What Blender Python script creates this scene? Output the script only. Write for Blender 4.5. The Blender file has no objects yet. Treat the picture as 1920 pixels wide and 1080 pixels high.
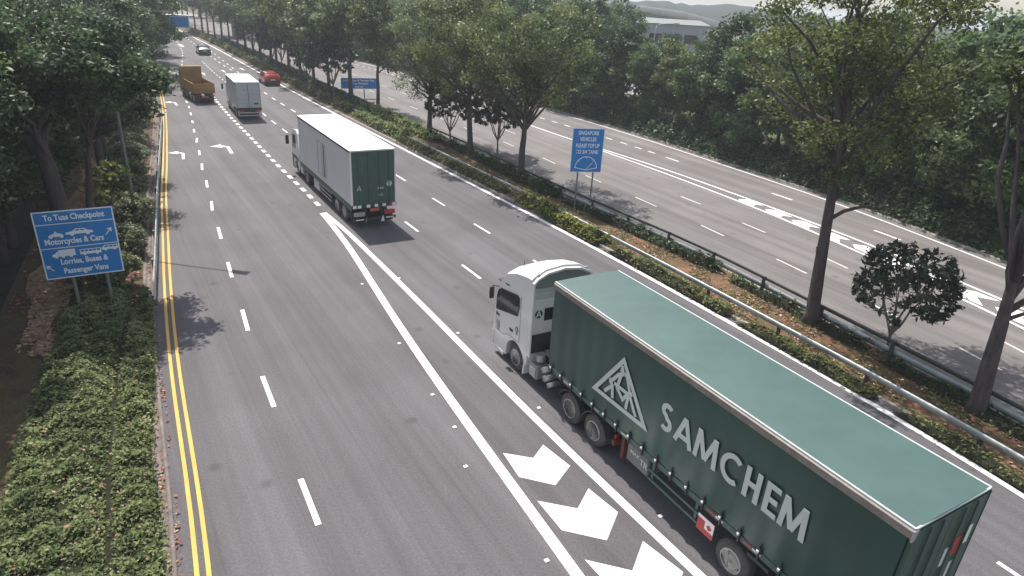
import bpy, bmesh, math, random
import numpy as np
from mathutils import Vector, Matrix
R_ = math.radians
rnd = random.Random(7)
S = bpy.context.scene
C = S.collection

# ------------------------------------------------------------------ camera
FPX, PITCH, ROLL, CAMH = 1232.0, 0.4164, 0.0593, 12.1
cam = bpy.data.cameras.new('camera'); cam_o = bpy.data.objects.new('camera', cam); C.objects.link(cam_o)
fw = Vector((0, math.cos(PITCH), -math.sin(PITCH)))
r0 = Vector((1, 0, 0)); u0 = Vector((0, math.sin(PITCH), math.cos(PITCH)))
rt = r0*math.cos(ROLL) + u0*math.sin(ROLL); up = -r0*math.sin(ROLL) + u0*math.cos(ROLL)
cam_o.matrix_world = Matrix(((rt.x, up.x, -fw.x, 0), (rt.y, up.y, -fw.y, 0), (rt.z, up.z, -fw.z, CAMH), (0, 0, 0, 1)))
cam.sensor_width = 36; cam.lens = FPX/1920*36
cam.clip_start = 0.1; cam.clip_end = 6000
S.camera = cam_o
# ------------------------------------------------------------------ sky and sun
SUN_EL, SUN_AZ = R_(57), R_(-31)            # azimuth from +Y towards +X
w = bpy.data.worlds.new('World'); S.world = w; w.use_nodes = True
nt = w.node_tree; nt.nodes.clear()
sky = nt.nodes.new('ShaderNodeTexSky'); sky.sky_type = 'NISHITA'; sky.sun_disc = False
sky.sun_elevation = SUN_EL; sky.sun_rotation = SUN_AZ; sky.air_density = 1.4; sky.dust_density = 1.6; sky.ozone_density = 1.0
bg = nt.nodes.new('ShaderNodeBackground'); bg.inputs[1].default_value = 0.135
wo = nt.nodes.new('ShaderNodeOutputWorld')
sat = nt.nodes.new('ShaderNodeHueSaturation'); sat.inputs['Saturation'].default_value = 0.5
nt.links.new(sky.outputs[0], sat.inputs['Color']); nt.links.new(sat.outputs[0], bg.inputs[0]); nt.links.new(bg.outputs[0], wo.inputs[0])
sl = bpy.data.lights.new('sun', 'SUN'); sl.energy = 4.8; sl.angle = R_(0.55); sl.color = (1.0, 0.94, 0.85)
so = bpy.data.objects.new('sun', sl); C.objects.link(so)
sdir = Vector((math.sin(SUN_AZ)*math.cos(SUN_EL), math.cos(SUN_AZ)*math.cos(SUN_EL), math.sin(SUN_EL)))
so.rotation_euler = sdir.to_track_quat('Z', 'Y').to_euler()
so.location = (0, 0, 60)
S.view_settings.view_transform = 'Standard'; S.view_settings.look = 'None'
S.view_settings.exposure = 0.5; S.view_settings.gamma = 1.0

# ------------------------------------------------------------------ materials
def lnk(n, a, b): n.links.new(a, b)
def mat(name, col, rough=0.6, metal=0.0, var=0.12, scale=3.0, bump=0.0, bscale=20.0, col2=None, spec=0.5, emit=None, stretch=None, coat=0.0, flecks=None):
    m = bpy.data.materials.new(name); m.use_nodes = True; n = m.node_tree
    b = n.nodes['Principled BSDF']
    b.inputs['Roughness'].default_value = rough; b.inputs['Metallic'].default_value = metal
    b.inputs['Specular IOR Level'].default_value = spec; b.inputs['Coat Weight'].default_value = coat
    tc = n.nodes.new('ShaderNodeTexCoord'); src = tc.outputs['Object']
    if stretch:
        mp = n.nodes.new('ShaderNodeMapping'); mp.inputs['Scale'].default_value = stretch; lnk(n, src, mp.inputs[0]); src = mp.outputs[0]
    no = n.nodes.new('ShaderNodeTexNoise'); no.inputs['Scale'].default_value = scale; no.inputs['Detail'].default_value = 6; no.inputs['Roughness'].default_value = 0.65
    lnk(n, src, no.inputs['Vector'])
    rp = n.nodes.new('ShaderNodeValToRGB'); rp.color_ramp.elements[0].position = 0.3; rp.color_ramp.elements[1].position = 0.7
    c = Vector(col); a = c*(1-var); bb = Vector(col2) if col2 else c*(1+var)
    rp.color_ramp.elements[0].color = (*a, 1); rp.color_ramp.elements[1].color = (min(bb[0], 1), min(bb[1], 1), min(bb[2], 1), 1)
    lnk(n, no.outputs[0], rp.inputs[0]); lnk(n, rp.outputs[0], b.inputs['Base Color'])
    if flecks:
        fn = n.nodes.new('ShaderNodeTexNoise'); fn.inputs['Scale'].default_value = 3.2; fn.inputs['Detail'].default_value = 12; fn.inputs['Roughness'].default_value = 0.78; lnk(n, tc.outputs['Object'], fn.inputs['Vector'])
        fr = n.nodes.new('ShaderNodeMapRange'); fr.inputs[1].default_value = 0.69; fr.inputs[2].default_value = 0.75; lnk(n, fn.outputs[0], fr.inputs[0])
        fm = n.nodes.new('ShaderNodeMix'); fm.data_type = 'RGBA'; fm.inputs['B'].default_value = (*flecks, 1); lnk(n, fr.outputs[0], fm.inputs['Factor']); lnk(n, rp.outputs[0], fm.inputs['A']); lnk(n, fm.outputs['Result'], b.inputs['Base Color'])
    if bump:
        nb = n.nodes.new('ShaderNodeTexNoise'); nb.inputs['Scale'].default_value = bscale; nb.inputs['Detail'].default_value = 4
        lnk(n, tc.outputs['Object'], nb.inputs['Vector'])
        bp = n.nodes.new('ShaderNodeBump'); bp.inputs['Strength'].default_value = bump; bp.inputs['Distance'].default_value = 0.02
        lnk(n, nb.outputs[0], bp.inputs['Height']); lnk(n, bp.outputs[0], b.inputs['Normal'])
    return m

def asphalt(name, base, ang, streak=0.2):
    m = bpy.data.materials.new(name); m.use_nodes = True; n = m.node_tree; b = n.nodes['Principled BSDF']
    b.inputs['Roughness'].default_value = 0.85; b.inputs['Specular IOR Level'].default_value = 0.35
    tc = n.nodes.new('ShaderNodeTexCoord')
    mp = n.nodes.new('ShaderNodeMapping'); mp.inputs['Rotation'].default_value = (0, 0, ang); lnk(n, tc.outputs['Object'], mp.inputs[0])
    st = n.nodes.new('ShaderNodeMapping'); st.inputs['Scale'].default_value = (0.75, 0.012, 1); lnk(n, mp.outputs[0], st.inputs[0])
    tr = n.nodes.new('ShaderNodeTexNoise'); tr.inputs['Scale'].default_value = 1.0; tr.inputs['Detail'].default_value = 5; tr.inputs['Roughness'].default_value = 0.7
    lnk(n, st.outputs[0], tr.inputs['Vector'])
    big = n.nodes.new('ShaderNodeTexNoise'); big.inputs['Scale'].default_value = 0.22; big.inputs['Detail'].default_value = 6; lnk(n, tc.outputs['Object'], big.inputs['Vector'])
    fine = n.nodes.new('ShaderNodeTexNoise'); fine.inputs['Scale'].default_value = 16; fine.inputs['Detail'].default_value = 5; fine.inputs['Roughness'].default_value = 0.8; lnk(n, tc.outputs['Object'], fine.inputs['Vector'])
    def mr(src, lo, hi, a=0.3, z=0.7):
        k = n.nodes.new('ShaderNodeMapRange'); k.inputs[1].default_value = a; k.inputs[2].default_value = z; k.inputs[3].default_value = lo; k.inputs[4].default_value = hi
        lnk(n, src, k.inputs[0]); return k.outputs[0]
    def mul(a, c):
        k = n.nodes.new('ShaderNodeMath'); k.operation = 'MULTIPLY'; lnk(n, a, k.inputs[0]); lnk(n, c, k.inputs[1]); return k.outputs[0]
    sm = n.nodes.new('ShaderNodeMapping'); sm.inputs['Scale'].default_value = (0.5, 0.10, 1); sm.inputs['Location'].default_value = (3.1, 7.7, 0); lnk(n, mp.outputs[0], sm.inputs[0])
    stn = n.nodes.new('ShaderNodeTexNoise'); stn.inputs['Scale'].default_value = 1.6; stn.inputs['Detail'].default_value = 8; stn.inputs['Roughness'].default_value = 0.75; lnk(n, sm.outputs[0], stn.inputs['Vector'])
    jm = n.nodes.new('ShaderNodeMapping'); jm.inputs['Scale'].default_value = (0.27, 0.0015, 1); lnk(n, mp.outputs[0], jm.inputs[0])
    vo = n.nodes.new('ShaderNodeTexVoronoi'); vo.feature = 'DISTANCE_TO_EDGE'; vo.inputs['Scale'].default_value = 1.0; lnk(n, jm.outputs[0], vo.inputs['Vector'])
    sp = n.nodes.new('ShaderNodeTexVoronoi'); sp.inputs['Scale'].default_value = 0.55; lnk(n, tc.outputs['Object'], sp.inputs['Vector'])
    v = mul(mul(mr(tr.outputs[0], 1-streak, 1+streak*0.9), mr(big.outputs[0], 0.88, 1.12)), mr(fine.outputs[0], 0.70, 1.30))
    v = mul(mul(v, mr(stn.outputs[0], 1.06, 0.84, 0.55, 0.78)), mul(mr(vo.outputs['Distance'], 0.86, 1.0, 0.0, 0.006), mr(sp.outputs['Distance'], 0.72, 1.0, 0.05, 0.13)))
    mx = n.nodes.new('ShaderNodeMix'); mx.data_type = 'RGBA'; mx.blend_type = 'MULTIPLY'; mx.inputs['Factor'].default_value = 1
    mx.inputs['A'].default_value = (*base, 1)
    cb = n.nodes.new('ShaderNodeCombineColor')
    for i in range(3): lnk(n, v, cb.inputs[i])
    lnk(n, cb.outputs[0], mx.inputs['B']); lnk(n, mx.outputs['Result'], b.inputs['Base Color'])
    bp = n.nodes.new('ShaderNodeBump'); bp.inputs['Strength'].default_value = 0.5; bp.inputs['Distance'].default_value = 0.01
    lnk(n, fine.outputs[0], bp.inputs['Height']); lnk(n, bp.outputs[0], b.inputs['Normal'])
    return m

def ramp_mat(name, stops, scale=1.5, rough=0.9, detail=8, bump=0.6, second=None):
    m = bpy.data.materials.new(name); m.use_nodes = True; n = m.node_tree; b = n.nodes['Principled BSDF']
    b.inputs['Roughness'].default_value = rough; b.inputs['Specular IOR Level'].default_value = 0.15
    tc = n.nodes.new('ShaderNodeTexCoord')
    no = n.nodes.new('ShaderNodeTexNoise'); no.inputs['Scale'].default_value = scale; no.inputs['Detail'].default_value = detail; no.inputs['Roughness'].default_value = 0.72
    lnk(n, tc.outputs['Object'], no.inputs['Vector'])
    rp = n.nodes.new('ShaderNodeValToRGB'); e = rp.color_ramp.elements
    e[0].position, e[0].color = stops[0][0], (*stops[0][1], 1); e[1].position, e[1].color = stops[-1][0], (*stops[-1][1], 1)
    for p, c in stops[1:-1]:
        q = e.new(p); q.color = (*c, 1)
    lnk(n, no.outputs[0], rp.inputs[0])
    f = n.nodes.new('ShaderNodeTexNoise'); f.inputs['Scale'].default_value = 14; f.inputs['Detail'].default_value = 6; f.inputs['Roughness'].default_value = 0.8; lnk(n, tc.outputs['Object'], f.inputs['Vector'])
    mr = n.nodes.new('ShaderNodeMapRange'); mr.inputs[1].default_value = 0.3; mr.inputs[2].default_value = 0.7; mr.inputs[3].default_value = 0.6; mr.inputs[4].default_value = 1.4
    lnk(n, f.outputs[0], mr.inputs[0])
    hs = n.nodes.new('ShaderNodeHueSaturation'); lnk(n, mr.outputs[0], hs.inputs['Value']); lnk(n, rp.outputs[0], hs.inputs['Color'])
    lnk(n, hs.outputs[0], b.inputs['Base Color'])
    bp = n.nodes.new('ShaderNodeBump'); bp.inputs['Strength'].default_value = bump; bp.inputs['Distance'].default_value = 0.05
    lnk(n, f.outputs[0], bp.inputs['Height']); lnk(n, bp.outputs[0], b.inputs['Normal'])
    return m

def leaf_mat(name, dark, mid, light, trans=0.3, rough=0.48):
    m = bpy.data.materials.new(name); m.use_nodes = True; n = m.node_tree; n.nodes.clear()
    out = n.nodes.new('ShaderNodeOutputMaterial')
    at = n.nodes.new('ShaderNodeAttribute'); at.attribute_name = 'tone'
    oi = n.nodes.new('ShaderNodeObjectInfo')
    ad = n.nodes.new('ShaderNodeMath'); ad.operation = 'MULTIPLY_ADD'; ad.inputs[1].default_value = 0.22; lnk(n, oi.outputs['Random'], ad.inputs[0]); 
    sb = n.nodes.new('ShaderNodeMath'); sb.operation = 'SUBTRACT'; sb.inputs[1].default_value = 0.11; lnk(n, at.outputs['Fac'], sb.inputs[0]); lnk(n, sb.outputs[0], ad.inputs[2])
    rp = n.nodes.new('ShaderNodeValToRGB'); e = rp.color_ramp.elements
    e[0].position = 0.05; e[0].color = (*dark, 1); e[1].position = 0.97; e[1].color = (*light, 1); q = e.new(0.5); q.color = (*mid, 1)
    lnk(n, ad.outputs[0], rp.inputs[0])
    hv = n.nodes.new('ShaderNodeMapRange'); hv.inputs[3].default_value = 0.475; hv.inputs[4].default_value = 0.535; lnk(n, oi.outputs['Random'], hv.inputs[0])
    sv = n.nodes.new('ShaderNodeMapRange'); sv.inputs[3].default_value = 1.1; sv.inputs[4].default_value = 0.82; lnk(n, oi.outputs['Random'], sv.inputs[0])
    hs = n.nodes.new('ShaderNodeHueSaturation'); lnk(n, hv.outputs[0], hs.inputs['Hue']); lnk(n, sv.outputs[0], hs.inputs['Saturation']); lnk(n, rp.outputs[0], hs.inputs['Color']); rp = hs
    p = n.nodes.new('ShaderNodeBsdfPrincipled'); p.inputs['Roughness'].default_value = rough; p.inputs['Specular IOR Level'].default_value = 0.32 if rough < 0.5 else 0.22
    t = n.nodes.new('ShaderNodeBsdfTranslucent'); mx = n.nodes.new('ShaderNodeMixShader'); mx.inputs[0].default_value = trans
    lnk(n, rp.outputs[0], p.inputs['Base Color']); lnk(n, rp.outputs[0], t.inputs['Color'])
    lnk(n, p.outputs[0], mx.inputs[1]); lnk(n, t.outputs[0], mx.inputs[2]); lnk(n, mx.outputs[0], out.inputs[0])
    return m

def glass_mat(name, tint=(0.02, 0.022, 0.025), clear=0.35):
    m = bpy.data.materials.new(name); m.use_nodes = True; n = m.node_tree; b = n.nodes['Principled BSDF']
    b.inputs['Base Color'].default_value = (*tint, 1); b.inputs['Roughness'].default_value = 0.05
    no = n.nodes.new('ShaderNodeTexNoise'); no.inputs['Scale'].default_value = 2.0
    mr = n.nodes.new('ShaderNodeMapRange'); mr.inputs[3].default_value = 0.03; mr.inputs[4].default_value = 0.12; lnk(n, no.outputs[0], mr.inputs[0]); lnk(n, mr.outputs[0], b.inputs['Roughness'])
    if clear:
        t = n.nodes.new('ShaderNodeBsdfTransparent'); t.inputs[0].default_value = (0.6, 0.64, 0.64, 1)
        mx = n.nodes.new('ShaderNodeMixShader'); mx.inputs[0].default_value = clear
        lnk(n, b.outputs[0], mx.inputs[1]); lnk(n, t.outputs[0], mx.inputs[2]); lnk(n, mx.outputs[0], n.nodes['Material Output'].inputs[0])
    return m

def worn_paint(name, col, thr):
    m = bpy.data.materials.new(name); m.use_nodes = True; n = m.node_tree; b = n.nodes['Principled BSDF']
    b.inputs['Roughness'].default_value = 0.75; b.inputs['Specular IOR Level'].default_value = 0.3
    tc = n.nodes.new('ShaderNodeTexCoord'); mp = n.nodes.new('ShaderNodeMapping'); mp.inputs['Rotation'].default_value = (0, 0, R_(-32)); lnk(n, tc.outputs['Object'], mp.inputs[0])
    ms = n.nodes.new('ShaderNodeMapping'); ms.inputs['Scale'].default_value = (5, 0.45, 1); lnk(n, mp.outputs[0], ms.inputs[0])
    a = n.nodes.new('ShaderNodeTexNoise'); a.inputs['Scale'].default_value = 1.2; a.inputs['Detail'].default_value = 10; a.inputs['Roughness'].default_value = 0.8; lnk(n, ms.outputs[0], a.inputs['Vector'])
    c = n.nodes.new('ShaderNodeTexNoise'); c.inputs['Scale'].default_value = 0.6; c.inputs['Detail'].default_value = 5; lnk(n, tc.outputs['Object'], c.inputs['Vector'])
    r1 = n.nodes.new('ShaderNodeValToRGB'); r1.color_ramp.elements[0].position = thr-0.09; r1.color_ramp.elements[1].position = thr
    d = Vector(col)*0.42+Vector((0.05, 0.045, 0.05)); r1.color_ramp.elements[0].color = (*d, 1); r1.color_ramp.elements[1].color = (*col, 1); lnk(n, a.outputs[0], r1.inputs[0])
    mr = n.nodes.new('ShaderNodeMapRange'); mr.inputs[1].default_value = 0.3; mr.inputs[2].default_value = 0.7; mr.inputs[3].default_value = 0.86; mr.inputs[4].default_value = 1.06; lnk(n, c.outputs[0], mr.inputs[0])
    hs = n.nodes.new('ShaderNodeHueSaturation'); lnk(n, mr.outputs[0], hs.inputs['Value']); lnk(n, r1.outputs[0], hs.inputs['Color']); lnk(n, hs.outputs[0], b.inputs['Base Color'])
    return m
M = {}
M['asphalt_l'] = asphalt('asphalt_dark', (0.098, 0.093, 0.101), R_(-33), 0.30)
M['asphalt_r'] = asphalt('asphalt_worn', (0.142, 0.132, 0.132), R_(-31), 0.34)
M['paint'] = worn_paint('white_road_paint', (0.74, 0.73, 0.73), 0.425)
M['paint_worn'] = worn_paint('thin_road_paint', (0.58, 0.56, 0.55), 0.46)
M['yellow'] = worn_paint('yellow_road_paint', (0.66, 0.39, 0.085), 0.41)
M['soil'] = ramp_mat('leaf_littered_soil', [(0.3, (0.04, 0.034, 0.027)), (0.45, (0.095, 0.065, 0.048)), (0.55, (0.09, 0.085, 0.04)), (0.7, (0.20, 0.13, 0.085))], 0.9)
M['median_soil'] = ramp_mat('median_soil', [(0.3, (0.06, 0.07, 0.03)), (0.42, (0.16, 0.075, 0.055)), (0.50, (0.09, 0.085, 0.04)), (0.60, (0.22, 0.105, 0.078)), (0.75, (0.14, 0.115, 0.06))], 0.9)
M['grass'] = ramp_mat('rough_grass', [(0.3, (0.035, 0.05, 0.02)), (0.5, (0.07, 0.09, 0.035)), (0.7, (0.14, 0.14, 0.06))], 0.35)
M['path'] = ramp_mat('tree_shade_path', [(0.3, (0.022, 0.02, 0.019)), (0.7, (0.05, 0.044, 0.042))], 0.5)  # base colour darkened to carry the shade of the left wood
M['litter'] = ramp_mat('dry_leaf_litter', [(0.3, (0.10, 0.075, 0.045)), (0.5, (0.30, 0.23, 0.15)), (0.7, (0.42, 0.34, 0.24))], 2.5)
M['concrete'] = mat('kerb_concrete', (0.27, 0.245, 0.23), 0.85, var=0.28, scale=2.5, bump=0.4)
M['kerb_litter_shade'] = mat('litter_brown_shaded_kerb', (0.17, 0.145, 0.135), 0.9, var=0.4, scale=2.0, bump=0.4)  # kerb concrete browned for leaf litter and darkened for the shade there
M['concrete_l'] = mat('pale_concrete', (0.27, 0.265, 0.26), 0.85, var=0.12, scale=0.5)
M['galv'] = mat('galvanised_steel', (0.33, 0.36, 0.36), 0.5, 0.25, var=0.28, scale=1.6)
M['galv_d'] = mat('weathered_rail_steel', (0.055, 0.07, 0.065), 0.6, 0.2, var=0.35, scale=2)
M['post_d'] = mat('dark_steel_post', (0.07, 0.075, 0.08), 0.6, 0.2)
M['post_g'] = mat('grey_post_paint', (0.16, 0.18, 0.17), 0.6)
M['bark'] = mat('grey_brown_bark', (0.085, 0.07, 0.07), 0.95, var=0.35, scale=5, bump=1.0, bscale=14, stretch=(1, 1, 0.2), spec=0.1)
M['bark_l'] = mat('pale_bark', (0.20, 0.175, 0.15), 0.95, var=0.3, scale=5, bump=0.6, stretch=(1, 1, 0.3), spec=0.1)
M['leaf_tall'] = leaf_mat('fine_olive_leaves', (0.036, 0.056, 0.022), (0.100, 0.135, 0.045), (0.25, 0.28, 0.11), 0.45)
M['leaf_wood'] = leaf_mat('forest_leaves', (0.028, 0.055, 0.024), (0.075, 0.130, 0.048), (0.21, 0.28, 0.10), 0.45)
M['leaf_dark'] = leaf_mat('deep_green_leaves', (0.022, 0.042, 0.021), (0.052, 0.092, 0.038), (0.15, 0.20, 0.08), 0.42)
M['leaf_round'] = leaf_mat('dark_glossy_leaves', (0.018, 0.024, 0.016), (0.036, 0.046, 0.028), (0.085, 0.095, 0.055), 0.12, 0.4)
M['leaf_hedge'] = leaf_mat('hedge_leaves', (0.055, 0.072, 0.025), (0.125, 0.155, 0.05), (0.28, 0.28, 0.11), 0.3, 0.65)
M['leaf_yellow'] = leaf_mat('yellow_green_hedge_leaves', (0.08, 0.11, 0.022), (0.21, 0.25, 0.05), (0.42, 0.42, 0.12), 0.3, 0.65)
M['leaf_cover'] = leaf_mat('creeper_leaves', (0.065, 0.092, 0.036), (0.165, 0.205, 0.082), (0.33, 0.35, 0.17), 0.3, 0.7)
M['leaf_shrub'] = leaf_mat('pale_topped_shrub_leaves', (0.06, 0.08, 0.042), (0.16, 0.185, 0.09), (0.40, 0.41, 0.24), 0.25, 0.6)
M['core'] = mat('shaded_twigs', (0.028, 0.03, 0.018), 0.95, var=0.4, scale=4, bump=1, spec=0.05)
M['white_cab'] = mat('white_cab_paint', (0.66, 0.65, 0.64), 0.30, var=0.06, scale=1.2, coat=0.3)
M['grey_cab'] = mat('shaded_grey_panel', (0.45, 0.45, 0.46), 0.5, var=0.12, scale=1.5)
M['black'] = mat('black_plastic', (0.022, 0.022, 0.024), 0.5, var=0.2)
M['rubber'] = mat('tyre_rubber', (0.075, 0.068, 0.066), 0.85, var=0.25, scale=6)
M['steel_rim'] = mat('wheel_steel', (0.42, 0.42, 0.42), 0.4, 0.5, var=0.25, scale=5)
M['rim_in'] = mat('dull_wheel_disc', (0.11, 0.11, 0.115), 0.6, 0.2, var=0.3, scale=6)
M['alu'] = mat('aluminium', (0.42, 0.42, 0.43), 0.4, 0.6, var=0.12)
M['frame'] = mat('chassis_paint', (0.035, 0.035, 0.04), 0.7, var=0.3)
M['red_frame'] = mat('red_chassis_paint', (0.14, 0.035, 0.03), 0.7, var=0.3)
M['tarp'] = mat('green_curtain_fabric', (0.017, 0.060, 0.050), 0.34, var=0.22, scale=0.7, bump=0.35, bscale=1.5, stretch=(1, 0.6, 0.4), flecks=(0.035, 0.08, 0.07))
M['green_door'] = mat('green_door_paint', (0.034, 0.078, 0.060), 0.5, var=0.15, scale=2)
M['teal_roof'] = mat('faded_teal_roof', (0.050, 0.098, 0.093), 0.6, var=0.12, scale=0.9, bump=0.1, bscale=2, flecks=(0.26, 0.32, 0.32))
M['rail_brown'] = mat('dull_roof_rail', (0.17, 0.15, 0.14), 0.55, 0.2, var=0.25, scale=4)
M['green_rail'] = mat('green_side_rail', (0.05, 0.10, 0.085), 0.55, var=0.2, scale=3)
M['letter'] = mat('pale_grey_lettering', (0.50, 0.54, 0.53), 0.55, var=0.06)
M['white'] = mat('white_paint', (0.72, 0.72, 0.72), 0.45, var=0.06)
M['white_roof'] = mat('white_box_roof', (0.80, 0.79, 0.77), 0.5, var=0.05, scale=0.8)
M['grey_side'] = mat('light_grey_box_side', (0.60, 0.61, 0.63), 0.45, var=0.07, scale=0.6)
M['silver_side'] = mat('silver_box_side', (0.36, 0.38, 0.41), 0.45, var=0.1, scale=0.8)
M['ochre'] = mat('faded_ochre_steel', (0.27, 0.15, 0.042), 0.75, var=0.32, scale=1.5)
M['ochre_in'] = mat('dusty_tipper_inside', (0.30, 0.21, 0.14), 0.85, var=0.3, scale=2)
M['red_car'] = mat('red_car_paint', (0.34, 0.018, 0.022), 0.25, var=0.05, coat=0.6)
M['dark_car'] = mat('dark_car_paint', (0.035, 0.035, 0.05), 0.25, var=0.05, coat=0.6)
M['white_car'] = mat('white_car_paint', (0.7, 0.7, 0.7), 0.25, var=0.04, coat=0.5)
M['red'] = mat('red_reflector', (0.42, 0.03, 0.035), 0.4, var=0.1)
M['orange'] = mat('amber_lens', (0.55, 0.18, 0.03), 0.4, var=0.1)
M['plate'] = mat('red_orange_plate', (0.42, 0.10, 0.06), 0.5, var=0.1)
M['sign_blue'] = mat('blue_sign_face', (0.018, 0.21, 0.60), 0.4, var=0.06, scale=2)
M['sign_white'] = mat('white_sign_film', (0.80, 0.84, 0.88), 0.4, var=0.06)
M['sign_back'] = mat('grey_sign_back', (0.2, 0.21, 0.22), 0.6)
M['glass'] = glass_mat('cab_glass', clear=0.45)
M['glass_d'] = glass_mat('dark_glass', (0.025, 0.027, 0.032), 0)
M['skin'] = mat('skin', (0.30, 0.17, 0.11), 0.6, var=0.05)
M['shirt'] = mat('pale_shirt', (0.55, 0.56, 0.56), 0.85, var=0.08)
M['trousers'] = mat('dark_trousers', (0.03, 0.03, 0.045), 0.9)
M['hair'] = mat('black_hair', (0.012, 0.01, 0.01), 0.6)
M['seat'] = mat('grey_seat_cloth', (0.07, 0.07, 0.08), 0.9)
M['building'] = mat('pale_building_wall', (0.26, 0.28, 0.32), 0.8, var=0.07, scale=0.3)
M['parapet_m'] = mat('pale_parapet', (0.46, 0.45, 0.43), 0.85, var=0.12, scale=0.5)
M['hill'] = ramp_mat('wooded_hill', [(0.3, (0.012, 0.022, 0.016)), (0.7, (0.028, 0.042, 0.028))], 0.05)
M['stud'] = mat('white_stud', (0.8, 0.8, 0.8), 0.3, var=0.03)

# ------------------------------------------------------------------ mesh helpers
def link(o, parent=None):
    C.objects.link(o)
    if parent is not None: o.parent = parent
    return o
def tag(o, label=None, cat=None, group=None, kind=None):
    if label: o['label'] = label
    if cat: o['category'] = cat
    if group: o['group'] = group
    if kind: o['kind'] = kind
    return o
def empty(name, label, cat, loc=(0, 0, 0), rotz=0, group=None):
    o = bpy.data.objects.new(name, None); link(o); o.location = loc; o.rotation_euler = (0, 0, rotz)
    o.empty_display_size = 0.5
    return tag(o, label, cat, group)
def np_mesh(name, verts, faces, m, tone=None, smooth=False):
    """verts Nx3, faces Kx4 or Kx3 index array"""
    me = bpy.data.meshes.new(name); verts = np.asarray(verts, np.float32); faces = np.asarray(faces, np.int32)
    k = faces.shape[1]
    me.vertices.add(len(verts)); me.vertices.foreach_set('co', verts.ravel())
    me.loops.add(faces.size); me.loops.foreach_set('vertex_index', faces.ravel())
    me.polygons.add(len(faces)); me.polygons.foreach_set('loop_start', np.arange(len(faces), dtype=np.int32)*k)
    me.polygons.foreach_set('loop_total', np.full(len(faces), k, np.int32))
    if smooth: me.polygons.foreach_set('use_smooth', np.ones(len(faces), bool))
    me.update(calc_edges=True)
    if tone is not None:
        a = me.attributes.new('tone', 'FLOAT', 'FACE'); a.data.foreach_set('value', np.asarray(tone, np.float32))
    me.materials.append(m); return me
def obj(name, me_or_bm, m=None, parent=None, bevel=0.0, smooth=False):
    if isinstance(me_or_bm, bmesh.types.BMesh):
        bm = me_or_bm
        bmesh.ops.remove_doubles(bm, verts=bm.verts, dist=1e-5)
        if bevel: bmesh.ops.bevel(bm, geom=[e for e in bm.edges if e.is_manifold and e.calc_face_angle(0) > 0.5], offset=bevel, segments=2, affect='EDGES', clamp_overlap=True)
        bmesh.ops.recalc_face_normals(bm, faces=bm.faces)
        me = bpy.data.meshes.new(name); bm.to_mesh(me); bm.free(); me.materials.append(m)
        if smooth:
            for p in me.polygons: p.use_smooth = True
    else: me = me_or_bm
    o = bpy.data.objects.new(name, me); return link(o, parent)
def B(): return bmesh.new()
def box(bm, x0, x1, y0, y1, z0, z1):
    v = [bm.verts.new(p) for p in ((x0,y0,z0),(x1,y0,z0),(x1,y1,z0),(x0,y1,z0),(x0,y0,z1),(x1,y0,z1),(x1,y1,z1),(x0,y1,z1))]
    for f in ((0,3,2,1),(4,5,6,7),(0,1,5,4),(1,2,6,5),(2,3,7,6),(3,0,4,7)): bm.faces.new([v[i] for i in f])
    return bm
def bx(*a): return box(B(), *a)
def prism(bm, poly, t0, t1, axis):
    """extrude polygon poly (2D) along axis from t0 to t1; axis 'x': poly=(y,z); 'y': (x,z); 'z': (x,y)"""
    def P(a, t): return (t, a[0], a[1]) if axis == 'x' else (a[0], t, a[1]) if axis == 'y' else (a[0], a[1], t)
    A = [bm.verts.new(P(a, t0)) for a in poly]; Z = [bm.verts.new(P(a, t1)) for a in poly]; n = len(poly)
    bm.faces.new(A); bm.faces.new(Z[::-1])
    for i in range(n): bm.faces.new((A[i], A[(i+1) % n], Z[(i+1) % n], Z[i]))
    return bm
def tube(bm, pts, rad, seg=8, cap=True):
    pts = [Vector(p) for p in pts]; rad = rad if hasattr(rad, '__len__') else [rad]*len(pts)
    rings = []; ref = None
    for i, p in enumerate(pts):
        d = (pts[min(i+1, len(pts)-1)] - pts[max(i-1, 0)]).normalized()
        if ref is None or abs(ref.dot(d)) > 0.98: ref = Vector((1, 0, 0)) if abs(d.x) < 0.8 else Vector((0, 1, 0))
        a = (ref - d*ref.dot(d)).normalized(); b = d.cross(a); ref = a
        rings.append([bm.verts.new(p + (a*math.cos(2*math.pi*k/seg) + b*math.sin(2*math.pi*k/seg))*rad[i]) for k in range(seg)])
    for r1, r2 in zip(rings, rings[1:]):
        for k in range(seg): bm.faces.new((r1[k], r1[(k+1) % seg], r2[(k+1) % seg], r2[k]))
    if cap: bm.faces.new(rings[0][::-1]); bm.faces.new(rings[-1])
    return bm
def lathe(bm, prof, cx, cy, cz, seg=28):
    """profile [(x, r)] revolved about the x axis through (.,cy,cz)"""
    rings = []
    for x, r in prof:
        rings.append([bm.verts.new((cx+x, cy+r*math.cos(2*math.pi*k/seg), cz+r*math.sin(2*math.pi*k/seg))) for k in range(seg)])
    for a, b in zip(rings, rings[1:]):
        for k in range(seg): bm.faces.new((a[k], a[(k+1) % seg], b[(k+1) % seg], b[k]))
    bm.faces.new(rings[0]); bm.faces.new(rings[-1][::-1])
    return bm
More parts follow.
